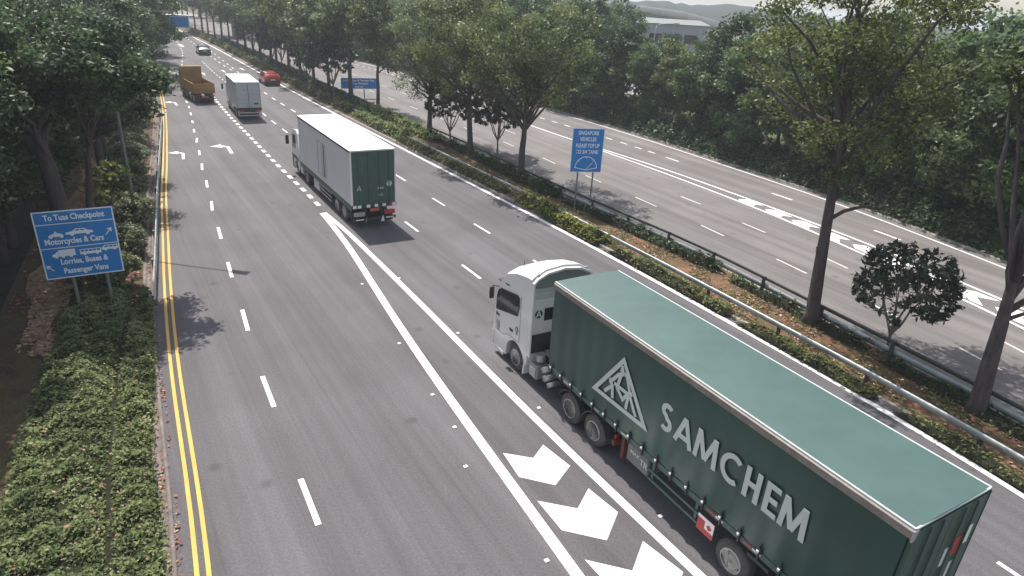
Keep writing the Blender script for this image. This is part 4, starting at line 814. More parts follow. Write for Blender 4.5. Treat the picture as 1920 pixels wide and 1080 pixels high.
def car(label, O, yaw, m, W=1.75, L=4.3, H=1.42, hatch=True, s=1.0, rearpatch=True):
    t = veh('car', label, 'car', O, yaw, W*s); t.scale = (s, s, s); h = W/2
    # stations along y: (y, half width, z bottom, z belt, half width roof, z roof)
    if hatch: st = [(0,0.80,0.42,0.78,0.66,0.80),(0.07,0.86,0.26,0.92,0.66,0.95),(0.35,0.875,0.22,0.98,0.60,1.22),(0.75,0.875,0.20,0.98,0.56,1.40),(1.9,0.875,0.20,0.96,0.58,H),(2.6,0.875,0.20,0.95,0.60,1.36),(3.25,0.87,0.20,0.93,0.68,0.98),(3.9,0.84,0.22,0.82,0.66,0.85),(4.22,0.76,0.30,0.66,0.6,0.68),(4.3,0.68,0.42,0.55,0.5,0.56)]
    else: st = [(0,0.80,0.42,0.74,0.66,0.76),(0.07,0.86,0.26,0.88,0.7,0.92),(0.55,0.875,0.22,0.95,0.66,0.98),(1.15,0.875,0.20,0.95,0.56,1.34),(2.0,0.875,0.20,0.94,0.58,H),(2.7,0.875,0.20,0.93,0.60,1.34),(3.3,0.87,0.20,0.92,0.68,0.97),(3.9,0.84,0.22,0.82,0.66,0.85),(4.22,0.76,0.30,0.66,0.6,0.68),(4.3,0.68,0.42,0.55,0.5,0.56)]
    bm = B(); rows = []
    for y, hw, zb, zm, hr, zr in st:
        p = [(-hw*0.92,zb),(-hw,zb+(zm-zb)*0.35),(-hw,zb+(zm-zb)*0.75),(-hw*0.96,zm),(-hr,zr-0.02),(-hr*0.8,zr),(0,zr+0.015),(hr*0.8,zr),(hr,zr-0.02),(hw*0.96,zm),(hw,zb+(zm-zb)*0.75),(hw,zb+(zm-zb)*0.35),(hw*0.92,zb)]
        rows.append([bm.verts.new((x, y, z)) for x, z in p])
    for a, b in zip(rows, rows[1:]):
        for i in range(13): bm.faces.new((a[i], a[(i+1) % 13], b[(i+1) % 13], b[i]))
    bm.faces.new(rows[0]); bm.faces.new(rows[-1])
    body = obj('body', bm, m, t, smooth=True)
    md = body.modifiers.new('smooth', 'SUBSURF'); md.levels = 1; md.render_levels = 1
    def glass(name, pts, off=(0, 0, 0)):
        bm = B(); v = [bm.verts.new(Vector(p)+Vector(off)) for p in pts]; c = sum((Vector(p) for p in pts), Vector())/len(pts)
        v2 = [bm.verts.new(Vector(p)+Vector(off)*-1.2) for p in pts]; bm.faces.new(v); bm.faces.new(v2[::-1]); n = len(v)
        for i in range(n): bm.faces.new((v[i], v[(i+1) % n], v2[(i+1) % n], v2[i]))
        obj(name, bm, M['glass_d'], t)
    if hatch: glass('rear_window', [(-0.62,0.20,1.0),(0.62,0.20,1.0),(0.50,0.60,1.32),(-0.50,0.60,1.32)], (0,-0.03,0.03))
    else: glass('rear_window', [(-0.60,0.62,0.99),(0.60,0.62,0.99),(0.50,1.10,1.30),(-0.50,1.10,1.30)], (0,-0.02,0.04))
    glass('windscreen', [(-0.62,3.18,1.0),(0.62,3.18,1.0),(0.52,2.66,1.34),(-0.52,2.66,1.34)], (0,0.03,0.03))
    for sd in (-1, 1):
        glass('side_window', [(sd*0.845,0.85 if hatch else 1.1,1.0),(sd*0.84,2.95,0.97),(sd*0.63,2.5,1.29),(sd*0.60,1.1,1.32)], (sd*0.02,0,0.01))
        obj('tail_lamp', bx(sd*0.66-0.13, sd*0.66+0.13, -0.03, 0.10, 0.72, 0.86), M['red'], t, bevel=0.02)
        for y in (0.78, 3.45): wheel(t, sd*(h-0.005), y, 0.31, 0.2, sd, 18)
        obj('wing_mirror', bx(sd*0.97-0.09, sd*0.97+0.09, 2.85, 2.95, 0.95, 1.08), m, t, bevel=0.03)
    obj('number_plate', bx(-0.25, 0.25, -0.035, 0.05, 0.60, 0.72), M['white'], t)
    obj('rear_bumper', bx(-0.82, 0.82, -0.05, 0.12, 0.34, 0.50), M['black'] if hatch else m, t, bevel=0.04)
    return t
car('red hatchback driving beside the median edge line', (-32.9, 86.2), -0.55, M['red_car'], s=1.16)
car('dark saloon driving away far along the empty stretch of carriageway', (-56.0, 118.0), -0.55, M['dark_car'], hatch=False, s=1.15)
car('white car far off on the carriageway beyond the median', (-74.5, 190.0), -0.6+math.pi, M['white_car'], hatch=False, s=1.2)

# driver in the white cab (seen through the side window)
def skin_fig(name, chains, m, parent, sub=1):
    """chains: list of [(x,y,z,r), ...]; points that coincide are shared"""
    vs = []; rs = []; es = []; key = {}
    for ch in chains:
        prev = None
        for x, y, z, r in ch:
            k = (round(x, 3), round(y, 3), round(z, 3))
            if k not in key: key[k] = len(vs); vs.append((x, y, z)); rs.append(r)
            i = key[k]
            if prev is not None and prev != i: es.append((prev, i))
            prev = i
    me = bpy.data.meshes.new(name); me.from_pydata(vs, es, []); me.materials.append(m)
    o = bpy.data.objects.new(name, me); link(o, parent); o.modifiers.new('skin', 'SKIN').use_smooth_shade = True
    for i, d in enumerate(me.skin_vertices[0].data): d.radius = (rs[i], rs[i]); d.use_root = (i == 0)
    sb = o.modifiers.new('sub', 'SUBSURF'); sb.levels = sb.render_levels = sub
    return o
def driver():
    """seated on the right of the cab, both hands on the wheel"""
    cx = 0.55; hip = (cx, 13.28, 1.55); P = empty('person', 'driver in pale long sleeves seated at the wheel inside the white cab', 'person')
    P.location = lorry.location; P.rotation_euler = lorry.rotation_euler
    body = [[(*hip, 0.13), (cx, 13.26, 1.75, 0.125), (cx, 13.25, 1.95, 0.14), (cx, 13.26, 2.06, 0.10), (cx, 13.28, 2.13, 0.05), (cx, 13.30, 2.20, 0.055), (cx, 13.32, 2.28, 0.088), (cx, 13.31, 2.37, 0.072)]]
    body.append([(cx, 13.32, 2.28, 0.088), (cx, 13.40, 2.265, 0.022), (cx, 13.43, 2.255, 0.012)])
    for s in (-1, 1):
        sh = (cx+s*0.19, 13.27, 2.02); el = (cx+s*0.27, 13.55, 1.80); wr = (cx+s*0.20, 13.93, 1.92); pm = (cx+s*0.18, 14.01, 1.95)
        body.append([(cx, 13.26, 2.06, 0.10), (*sh, 0.06), (*el, 0.042), (*wr, 0.026), (*pm, 0.034)])
        for q in range(4):
            a = (q-1.5)*0.02; body.append([(*pm, 0.034), (pm[0]+a, pm[1]+0.05, pm[2]+0.025-abs(q-1.2)*0.004, 0.010), (pm[0]+a*1.1, pm[1]+0.085, pm[2]+0.005, 0.009), (pm[0]+a*1.1, pm[1]+0.075, pm[2]-0.022, 0.008)])
        body.append([(*pm, 0.034), (pm[0]-s*0.04, pm[1]+0.02, pm[2]-0.005, 0.012), (pm[0]-s*0.045, pm[1]+0.055, pm[2]-0.012, 0.010)])
        kn = (cx+s*0.15, 13.72, 1.60); body.append([(*hip, 0.13), (cx+s*0.10, 13.36, 1.54, 0.085), (*kn, 0.06), (cx+s*0.15, 13.86, 1.28, 0.045), (cx+s*0.15, 13.98, 1.25, 0.035)])
    skin_fig('body', body, M['skin'], P, 2)
    sh_ch = [[(*hip, 0.142), (cx, 13.26, 1.75, 0.14), (cx, 13.25, 1.95, 0.152), (cx, 13.26, 2.06, 0.11)]]
    tr = []
    for s in (-1, 1):
        sh_ch.append([(cx, 13.26, 2.06, 0.11), (cx+s*0.19, 13.27, 2.02, 0.073), (cx+s*0.27, 13.55, 1.80, 0.055), (cx+s*0.205, 13.90, 1.915, 0.036)])
        tr.append([(hip[0], hip[1], hip[2]-0.02, 0.145), (cx+s*0.10, 13.36, 1.54, 0.098), (cx+s*0.15, 13.72, 1.60, 0.073), (cx+s*0.15, 13.86, 1.30, 0.055)])
    skin_fig('shirt', sh_ch, M['shirt'], P, 1); skin_fig('trousers', tr, M['trousers'], P, 1)
    bm = B(); bmesh.ops.create_icosphere(bm, subdivisions=2, radius=1, matrix=Matrix.Translation((cx, 13.29, 2.355))@Matrix.Diagonal((0.092, 0.10, 0.075, 1))); obj('hair', bm, M['hair'], P, smooth=True)
driver()

# ------------------------------------------------------------------ guardrails
def guardrail(name, label, pl, y0, y1, m, pm, step=4.0, h=0.72, prof=None, side=1, second=None, thick=0.07, group=None):
    pl = clip(pl, y0, y1)
    t = empty(name, label, 'guardrail', (pl[-1][0], pl[-1][1], 0), 0, group); ox, oy = pl[-1]
    q = pl-np.array([ox, oy])
    W_ = [(0, h-0.31), (0.045, h-0.27), (0.045, h-0.21), (0.0, h-0.155), (0.045, h-0.10), (0.045, h-0.04), (0, h), (-0.02, h), (-0.02, h-0.31)] if prof is None else prof
    W_ = [(a*side, z) for a, z in W_]
    sweep_obj('rail', q, W_, m, t, closed=True)
    if second: sweep_obj('rail', q, [(a*side, z) for a, z in second[0]], second[1], t, closed=True)
    d = np.r_[0, np.cumsum(np.linalg.norm(np.diff(q, axis=0), axis=1))]; n = 0; s_ = d[-1]
    while s_ > 0 and n < 95:
        x, y = np.interp(s_, d, q[:, 0]), np.interp(s_, d, q[:, 1])
        o = obj('post', bx(-0.05, 0.05, -0.07, 0.07, -0.02, h+0.02), pm, t, bevel=0.01); o.location = (x-0.09*side, y, 0); o.rotation_euler = (0, 0, R_(33)); n += 1; s_ -= step
    return t
railL_pl = smooth([(-176,318),(-106,205),(-81.0,168.9),(-57.6,133.2),(-35.2,97.5),(-28.5,86.8),(-17.6,69.8),(-13.6,62.9),(-6.9,52.7),(-4.0,48.3),(0.6,41.4),(3.3,36.9),(5.8,32.7),(8.0,29.1),(10.5,24.7),(12.1,22.0),(13.3,19.8),(14.2,18.1),(15.1,16.5),(16.6,13),(18.5,8)])
railR_pl = atoff(RN, -0.62)
guardrail('guardrail', 'pale steel guardrail on the near side of the median', railL_pl, 9, 150, M['galv'], M['post_d'], side=-1, h=0.66, prof=[(0, 0.42), (0.04, 0.45), (0.03, 0.52), (0.045, 0.60), (0, 0.64), (-0.02, 0.64), (-0.02, 0.42)])
guardrail('guardrail', 'dark weathered guardrail with two rails on the far side of the median', railR_pl, 13, 62, M['galv_d'], M['post_d'], side=1, step=3.3, h=0.95,
          prof=[(0, 0.80), (0.05, 0.82), (0.05, 0.92), (0, 0.95), (-0.03, 0.95), (-0.03, 0.80)], second=([(0, 0.38), (0.05, 0.42), (0.05, 0.60), (0, 0.64), (-0.02, 0.64), (-0.02, 0.38)], M['galv']))
guardrail('guardrail', 'weathered guardrail far along the edge of the median', railR_pl, 62, 150, M['galv_d'], M['post_d'], side=1, h=0.75)
guardrail('guardrail', 'pale guardrail between the round shrubs and the double yellow line', smooth([(-62,110),(-47,86),(-36.9,66.5),(-34.0,62.6),(-26.2,47.2),(-22.3,39.4),(-20.3,35.4),(-16.6,28.2),(-14.6,24.2),(-14.0,23.0)]), 22.8, 100, M['galv'], M['post_g'], side=1, h=0.70)

# ------------------------------------------------------------------ foliage
def leaf_quads(cen, size, rng, up=0.35, asp=0.55, jit=0.35):
    n = len(cen); d = rng.normal(size=(n, 3)); d /= np.linalg.norm(d, axis=1)[:, None]
    nrm = rng.normal(size=(n, 3)); nrm[:, 2] += up*3; nrm /= np.linalg.norm(nrm, axis=1)[:, None]
    a = np.cross(nrm, d); a /= np.linalg.norm(a, axis=1)[:, None]+1e-9; b = np.cross(nrm, a)
    s = (size*(1+jit*rng.normal(size=n)).clip(0.45, 1.9))[:, None]/2
    a *= s; b *= s*asp
    V = np.stack([cen-a, cen+b-a*0.1, cen+a, cen-b-a*0.1], 1).reshape(-1, 3)
    F = np.arange(4*n).reshape(-1, 4); return V, F
def crown_mesh(name, clusters, per, size, m, seed, flat=0.7, up=0.35, asp=0.55):
    """clusters: array (x,y,z,r)"""
    rng = np.random.default_rng(seed); cl = np.asarray(clusters, float); n = len(cl)
    cnt = np.maximum(6, (per*(cl[:, 3]/cl[:, 3].mean())**2).astype(int)); idx = np.repeat(np.arange(n), cnt)
    g = rng.normal(size=(len(idx), 3)); g /= np.linalg.norm(g, axis=1)[:, None]; rad = rng.random(len(idx))**0.45
    g = g*rad[:, None]*(1+0.18*rng.normal(size=len(idx)))[:, None]
    c = cl[idx, :3]+g*cl[idx, 3:4]*np.array([1, 1, flat])
    V, F = leaf_quads(c, size, rng, up, asp)
    ct = rng.random(n)*0.6+0.2; tone = np.clip(ct[idx]+rng.normal(0, 0.17, len(idx)), 0, 1)
    return np_mesh(name, V, F, m, tone)
def limb(bm, a, b, r0, r1, rng, sag=0.15, seg=6, n=5):
    a, b = Vector(a), Vector(b); L = (b-a).length; pts = []
    off = Vector((rng.uniform(-1,1), rng.uniform(-1,1), rng.uniform(-0.6,0.9)))*L*sag
    for i in range(n+1):
        t = i/n; p = a.lerp(b, t)+off*math.sin(math.pi*t)*0.6
        if 0 < i < n: p += Vector((rng.uniform(-1,1), rng.uniform(-1,1), rng.uniform(-1,1)))*L*0.02
        pts.append(p)
    tube(bm, pts, [r0+(r1-r0)*i/n for i in range(n+1)], seg); return pts
def make_tree(kind, seed, H=13.0, R=4.5, zb=4.0, r=0.28, ncl=70, per=200, size=0.2, leafm='leaf_tall', barkm='bark', lean=(0, 0), fork=None, limbs=7, cr=(0.6, 1.1), flat=0.6, asym=(0, 0), up=0.35, squash=1.0, trunk_pts=None, extra=None, rough=1.0, shell=0.35):
    rng = random.Random(seed); nr = np.random.default_rng(seed+100)
    fork = fork or zb*0.9
    top = Vector((lean[0], lean[1], H*0.80))
    bm = B()
    tp = trunk_pts or [(0,0,-0.1), (0.02,0.01,0.35), (lean[0]*0.12+rng.uniform(-.06,.06),lean[1]*0.12,fork*0.35), (lean[0]*0.25,lean[1]*0.25+rng.uniform(-.08,.08),fork*0.7), (lean[0]*0.4,lean[1]*0.4,fork), (lean[0]*0.75,lean[1]*0.75+rng.uniform(-.3,.3),(fork+H*0.8)/2), top]
    rr = [r*1.45, r*1.1, r*0.98, r*0.9, r*0.78, r*0.42, r*0.12][:len(tp)] if not trunk_pts else [r*1.4]+[r*(1.05-0.9*i/(len(tp)-1)) for i in range(1, len(tp))]
    tube(bm, tp, rr, 10)
    tpv = [Vector(p) for p in tp]
    def trunk_at(z):
        for a, b in zip(tpv, tpv[1:]):
            if a.z <= z <= b.z: return a.lerp(b, (z-a.z)/max(1e-6, b.z-a.z))
        return tpv[-1]
    ctr = np.array([lean[0]*0.7+asym[0], lean[1]*0.7+asym[1], (zb+H)/2]); ext = np.array([R, R*squash, (H-zb)/2])
    cl = []
    mains = [nr.normal(size=3) for _ in range(limbs*2)]
    att = 0
    lobes = [(lambda v: v/np.linalg.norm(v))(nr.normal(size=3)) for _ in range(9)]; lw = nr.uniform(0.72, 1.15, 9)
    while len(cl) < ncl and att < 20000:
        att += 1
        v = nr.normal(size=3); v /= np.linalg.norm(v)
        k = max((np.dot(v, l)*w for l, w in zip(lobes, lw))); rad = (nr.random()**shell)*(0.62+0.42*k*rough+(1-rough)*0.2)
        p = ctr+v*ext*rad
        if p[2] < zb*0.85 or p[2] > H: continue
        cl.append((*p, nr.uniform(*cr)))
    if extra: cl += extra
    # limbs to a subset of clusters
    far = sorted(cl, key=lambda c: -math.hypot(c[0]-ctr[0], c[1]-ctr[1])+nr.normal()*0.8)
    tgt = far[:limbs]+[cl[int(nr.integers(len(cl)))] for _ in range(limbs)]
    for i, c in enumerate(tgt):
        z0 = max(fork*0.85, min(c[2]-0.8, fork+(c[2]-fork)*rng.uniform(0.05, 0.5))); a = trunk_at(z0)
        rb = r*0.42*(1-0.5*(z0-fork)/max(1, H-fork)); pts = limb(bm, a, c[:3], rb, rb*0.18, rng)
        for q in range(2):
            e = cl[int(nr.integers(len(cl)))]
            if (Vector(e[:3])-pts[3]).length < R*0.8: limb(bm, pts[2+q], e[:3], rb*0.4, 0.015, rng, seg=5, n=3)
    tm = bpy.data.meshes.new('trunk'); bmesh.ops.recalc_face_normals(bm, faces=bm.faces); bm.to_mesh(tm); bm.free(); tm.materials.append(M[barkm])
    for p in tm.polygons: p.use_smooth = True
    cm = crown_mesh('crown', cl, per, size, M[leafm], seed+7, flat, up)
    return tm, cm
allgroups = {}
def place_tree(data, x, y, rz=0.0, sc=1.0, name='tree', label=None, cat='tree', group=None, z=0.08, key=None, scz=None):
    t = empty(name, label, cat, (x, y, z), rz, group); t.scale = (sc, sc, scz or sc)
    obj('trunk', data[0], parent=t); obj('crown', data[1], parent=t)
    if key: allgroups.setdefault(key, []).append(t)
    return t
# --- median: tall trees
TT = [make_tree('tall', 11, H=14.4, R=5.2, zb=3.8, r=0.27, ncl=125, per=150, size=0.18, lean=(0.3, 0.2), limbs=11),
      make_tree('tall', 12, H=13.4, R=4.4, zb=3.9, r=0.24, ncl=95, per=165, size=0.19, lean=(-0.4, 0.3), limbs=9),
      make_tree('tall', 13, H=14.0, R=5.4, zb=3.6, r=0.26, ncl=115, per=165, size=0.20, lean=(0.1, -0.4), limbs=10)]
TF = [make_tree('tallfar', 21, H=13.5, R=3.6, zb=4.6, r=0.22, ncl=60, per=95, size=0.34, limbs=7, cr=(0.7, 1.2)),
      make_tree('tallfar', 22, H=12.8, R=3.3, zb=4.2, r=0.20, ncl=55, per=95, size=0.34, limbs=7, cr=(0.7, 1.2), lean=(0.4, 0.1)),
      make_tree('tallfar', 23, H=14.2, R=3.9, zb=5.0, r=0.23, ncl=62, per=95, size=0.35, limbs=7, cr=(0.7, 1.2), lean=(-0.3, 0.1))]
place_tree(TT[0], -8.3, 59.8, 0.3, 0.86, label='tall median tree with a straight trunk left of the two small trees', group='tall median trees')
place_tree(TT[1], -4.0, 53.0, 1.1, 1.0, label='tall median tree with a leaning trunk between the two small trees', group='tall median trees')
place_tree(TT[2], 0.1, 46.3, 2.2, 0.97, label='thick forked median tree just left of the tank top up sign', group='tall median trees')
big = make_tree('big', 31, H=15.5, R=4.6, zb=6.3, r=0.31, ncl=135, per=170, size=0.165, limbs=7, fork=6.5, asym=(-0.2, 1.5),
                trunk_pts=[(0,0,-0.1),(0.0,0,0.4),(-0.15,0.05,2.2),(-0.30,0.1,4.2),(-0.45,0.15,6.2),(-0.5,0.3,8.6),(-0.9,0.5,11),(-1.0,0.6,14)], cr=(0.55, 1.0))
bt = place_tree(big, 12.75, 25.3, 0, 1.0, label='tallest near tree in the median with a bare straight trunk and one long bare branch', group=None, z=0.1)
bm = B(); tube(bm, [(-0.30,0.1,4.55),(0.15,-0.05,5.0),(0.75,-0.15,5.25),(1.4,-0.2,5.2),(2.0,-0.25,5.45),(2.35,-0.2,5.9)], [0.085,0.075,0.062,0.05,0.035,0.015], 7)
tube(bm, [(-0.35,0.1,5.3),(0.0,0.0,5.75),(0.45,-0.05,6.15),(0.7,0,6.7)], [0.07,0.055,0.04,0.015], 6); tube(bm, [(0.0,0,5.75),(0.2,0.15,6.4),(0.25,0.2,7)], [0.045,0.03,0.012], 6)
tube(bm, [(-0.22,0.05,3.1),(-0.42,0,3.25),(-0.5,0,3.45)], [0.13,0.11,0.06], 6)
obj('bare_branch', bm, M['bark'], bt, smooth=True)
near = make_tree('near', 32, H=13.5, R=3.4, zb=8.6, r=0.31, ncl=85, per=260, size=0.18, limbs=10, fork=3.9, asym=(1.6, 1.2),
                 trunk_pts=[(0,0,-0.1),(0,0,0.3),(-0.05,0.1,1.6),(-0.1,0.2,3.0),(-0.12,0.3,4.0),(-0.2,0.5,6.0),(0.1,0.9,9),(0.4,1.2,12)], cr=(0.5, 0.9))
nt_ = place_tree(near, 15.95, 19.1, 0, 1.0, label='median tree at the right edge with a dark trunk forking into several upright limbs', z=0.1)
bm = B()
for pts, r1 in (([(-0.1,0.25,3.6),(0.6,0.3,4.2),(1.5,0.6,4.9),(2.3,0.8,6.5)],0.12), ([(-0.12,0.3,4.0),(0.4,0.4,5.2),(0.9,0.7,7.0),(1.2,0.9,9)],0.13), ([(-0.12,0.3,4.1),(-0.5,0.3,5.0),(-0.75,0.2,6.4),(-0.7,0.3,7.8)],0.08), ([(-0.1,0.3,4.0),(0.1,0.5,5.5),(0.2,0.9,8.0)],0.11), ([(-0.1,0.25,3.3),(0.8,0.3,3.7),(1.8,0.3,3.9)],0.08)):
    tube(bm, pts, [r1*(1-0.75*i/(len(pts)-1)) for i in range(len(pts))], 7)
obj('limb', bm, M['bark'], nt_, smooth=True)
far_tall = [(-12.6,66.5),(-15.6,72.4),(-19.8,77.6),(-23.4,81.4),(-26.7,86.4),(-29.7,90.6),(-33.6,97.7),(-37.4,103.6),(-40.2,108.8),(-43.6,113.4),(-47.6,120.4),(-51.2,126.5),(-55.6,133.6),(-60.0,140.6),(-64.6,147.6),(-69.2,154.6),(-74.0,162),(-79,170),(-85,179),(-91,188),(-97,198),(-104,209),(-111,220)]
for i, (x, y) in enumerate(far_tall):
    if i in (0,): continue
    place_tree(TF[i % 3], x, y, i*1.3, 0.92+0.1*((i*37) % 5)/4, label='x', group='row of tall trees along the far median', key='far_median')
# --- median: small round trees
def small_round(seed, R=1.9, zc=3.1, sz=0.26, n=300, per=16, spread=0.22, H=2.2):
    rng = np.random.default_rng(seed); rr = random.Random(seed); cl = []
    bm = B(); tube(bm, [(0,0,-0.05),(0.04,0,0.5),(0.0,0.03,1.0)], [0.09,0.07,0.06], 8)
    tips = []
    for k in range(7):
        a = k*0.9+rr.uniform(-.2,.2); e = Vector((math.cos(a)*R*0.5, math.sin(a)*R*0.5, zc-0.35+rr.uniform(-.3,.5))); pts = limb(bm, (0,0.02,0.9), e, 0.05, 0.02, rr, 0.1, 6, 4); tips.append(e)
        for q in range(3):
            v = rng.normal(size=3); v /= np.linalg.norm(v); limb(bm, e, (v[0]*R*0.85, v[1]*R*0.85, zc+v[2]*R*0.75), 0.02, 0.008, rr, 0.1, 5, 3)
    for _ in range(n):
        v = rng.normal(size=3); v /= np.linalg.norm(v)
        if v[2] < -0.75: continue
        k = 0.75+0.25*rng.random()**0.5 if rng.random() < 0.72 else rng.random()**0.4*0.75
        b = 1+0.10*math.sin(3*math.atan2(v[1], v[0])+seed)+0.07*math.sin(5*v[2]+seed)
        cl.append((v[0]*R*k*b, v[1]*R*k*b, zc+v[2]*R*0.85*k, spread*rng.uniform(0.8, 1.25)))
    tm = bpy.data.meshes.new('trunk'); bm.to_mesh(tm); bm.free(); tm.materials.append(M['bark_l'])
    return tm, crown_mesh('crown', cl, per, sz, M['leaf_round'], seed, 0.8, 0.3, 0.42)
SR = [small_round(41, n=270, per=17, sz=0.24, spread=0.2), small_round(42, R=2.1, n=230, per=18, sz=0.30, zc=3.4), small_round(43, R=2.0, n=230, per=18, sz=0.30, zc=3.3)]
place_tree(SR[0], 14.75, 22.9, 0.4, 0.95, name='small_tree', label='small round dark leaved tree in the median right of the tall bare trunk', group='small round median trees')
place_tree(SR[1], -6.2, 57.7, 0.9, 1.12, name='small_tree', label='small round tree with pale forked stems beside the straight tall trunk', group='small round median trees')
place_tree(SR[2], -1.9, 55.2, 1.9, 1.08, name='small_tree', label='small many stemmed tree just left of the thick forked median tree', group='small round median trees')
for i, (x, y, s_) in enumerate(((-22.6,80.4,1.5),(-27.9,88.0,1.15),(-37.0,104.5,1.35),(-40.6,110.6,1.2),(-49.0,124.5,1.3),(-12.0,68.0,0.9))):
    if i == 5: continue
    place_tree(SR[1+i % 2], x, y, i*1.1, s_, name='small_tree', label='x', group='small round median trees', key='far_small')
# --- left side wood
LW = [make_tree('wood', 51, H=12, R=3.6, zb=1.2, r=0.26, ncl=130, per=170, size=0.21, leafm='leaf_dark', limbs=6, cr=(0.55, 1.0), fork=2.5, shell=0.4),
      make_tree('wood', 52, H=13, R=4.0, zb=3.8, r=0.30, ncl=120, per=170, size=0.21, leafm='leaf_dark', limbs=8, cr=(0.6, 1.1), fork=4.0),
      make_tree('wood', 53, H=14, R=4.4, zb=5.0, r=0.34, ncl=125, per=170, size=0.22, leafm='leaf_dark', limbs=9, cr=(0.6, 1.1), fork=5.0),
      make_tree('wood', 54, H=13, R=4.0, zb=1.4, r=0.25, ncl=100, per=110, size=0.34, leafm='leaf_wood', limbs=6, cr=(0.7, 1.2), fork=2.5)]
left_trees = [ # x, y, type, scale
 (-16.9,14.2,0,0.80),(-20.0,20.0,0,0.95),(-22.6,26.6,0,1.0),(-24.6,31.5,0,1.05),(-28.0,38.0,0,1.1),(-27.0,30.0,1,1.15),(-24.2,37.2,1,0.82),(-21.6,22.6,0,0.86),(-23.6,28.6,0,0.9),(-26.4,34.4,0,0.95),(-20.6,15.2,0,0.9),
 (-28.0,43.5,2,0.85),(-32.5,46.5,0,1.1),(-33.0,52.5,2,0.80),(-37.5,55.0,3,1.1),(-38.0,61.0,1,0.84),(-42.0,67.5,2,0.84),(-45.5,72.5,3,1.0),(-46.2,79,1,0.9),(-48.5,83,3,1.1),(-49.5,91,3,1.0),(-54,94.5,3,1.1),(-55.5,102,3,1.0),(-60.5,106,3,1.15),(-63,116,3,1.05),(-69,121,3,1.1),(-73.5,131,3,1.05),(-80,138,3,1.15),(-86,150,3,1.1),(-93,160,3,1.2),(-100,172,3,1.2),(-110,186,3,1.25),
 (-19.5,12.5,2,0.95),(-18.6,18.5,2,0.85),(-17.5,8.0,2,0.95),(-24.5,19.0,0,1.1),(-29,24,3,1.2),(-34,34,3,1.2),(-38,45,3,1.2),(-44,56,3,1.25),(-51,68,3,1.25),(-58,80,3,1.3),(-66,95,3,1.3),(-76,112,3,1.3)]  # high-crowned trees in this row added off-frame to shade the left path
for i, (x, y, k, s_) in enumerate(left_trees):
    place_tree(LW[k], x, y, i*2.1, s_, label='x', group='trees of the dark wood on the left', key='left_wood')
ov = make_tree('over', 55, H=10.6, R=3.0, zb=6.8, r=0.14, ncl=95, per=170, size=0.19, leafm='leaf_dark', limbs=8, cr=(0.45, 0.8), fork=5.0, lean=(2.2, -0.4), asym=(0.4, 0))
place_tree(ov, -18.6, 26.6, 0, 1.0, label='leaning tree behind the checkpoint sign whose crown overhangs the road', group='trees of the dark wood on the left')
tr_ = make_tree('sgn', 57, H=12.0, R=3.0, zb=5.6, r=0.36, ncl=90, per=170, size=0.21, leafm='leaf_dark', limbs=8, cr=(0.5, 1.0), fork=5.0, asym=(-1.4, -0.4), lean=(-0.4, 0))
place_tree(tr_, -18.4, 25.2, 0, 1.0, label='thick trunked tree right behind the checkpoint sign', group='trees of the dark wood on the left')
# young sapling by the left sign
sap = make_tree('sap', 61, H=3.2, R=0.8, zb=1.6, r=0.04, ncl=12, per=40, size=0.24, leafm='leaf_hedge', limbs=4, cr=(0.25, 0.4), barkm='bark_l')
place_tree(sap, -19.2, 29.6, 0, 1.25, name='sapling', label='young pale green sapling just above the blue checkpoint sign')
# --- right side wood
RW = [make_tree('rw', 71, H=10.5, R=3.2, zb=0.9, r=0.2, ncl=120, per=120, size=0.27, leafm='leaf_wood', limbs=6, cr=(0.6, 1.05), fork=2),
      make_tree('rw', 72, H=9.8, R=2.9, zb=1.2, r=0.2, ncl=110, per=120, size=0.27, leafm='leaf_dark', limbs=6, cr=(0.55, 1.0), fork=2.5),
      make_tree('rw', 73, H=11.5, R=3.6, zb=0.9, r=0.24, ncl=150, per=130, size=0.28, leafm='leaf_wood', limbs=7, cr=(0.6, 1.1), fork=3),
      make_tree('rw', 74, H=11.0, R=3.3, zb=1.6, r=0.2, ncl=110, per=120, size=0.27, leafm='leaf_tall', limbs=9, cr=(0.6, 1.0), fork=3.5)]
rf2 = RF
rr_ = random.Random(5); right_spots = []
yy = 30.0; i = 0
while yy < 235:
    x = xat(RF, yy); nx, ny = 0.83, 0.56
    off = 4.0+rr_.uniform(-0.6, 0.8)
    right_spots.append((x+nx*off, yy+ny*off, i % 4 if i % 5 else 2, rr_.uniform(0.90, 1.06)*(1.12 if 36 < yy < 60 or 78 < yy < 95 else 0.95 if yy < 78 else 1.0), 'front')); i += 1
    yy += 3.3 if yy < 90 else 4.4
for xx, yy2, k, s_ in [(29.6,42.2,0,1.32),(26.8,52.0,2,1.15),(24.6,58.5,0,1.18),(33.2,33.5,2,1.05),(31.2,38.5,0,1.1),(29.8,43.5,1,1.1),(33.5,47.5,0,0.86),(36.5,39.5,0,0.86),(38.5,30.5,0,0.9),(33.5,30.5,2,1.0),(38,36,0,0.85),(35.5,43,1,0.88),(33,50,3,0.82),(30.2,57,0,0.9),(41.5,45,0,0.78),(25.6,66.5,0,0.86),(22.2,73,1,0.86),(17.3,83.5,1,0.9),(12,91,2,1.1),(6,98,3,1.15),(-0.5,106,0,1.2),(-7,115,2,1.2),(-14,124,3,1.25),(-22,134,0,1.25),(-31,145,2,1.3),(-40,157,3,1.3),(-50,170,2,1.3),(-60,183,0,1.35),(-72,198,2,1.35),(-84,214,3,1.4)]:
    right_spots.append((xx, yy2, k, s_, 'back'))
for i, (x, y, k, s_, row) in enumerate(right_spots):
    if row == 'front' and (12.0 < x < 16.8 and 60 < y): pass
    place_tree(RW[k], x, y, i*1.7, s_, label='x', group='trees of the wood beyond the far carriageway', key='right_'+row)
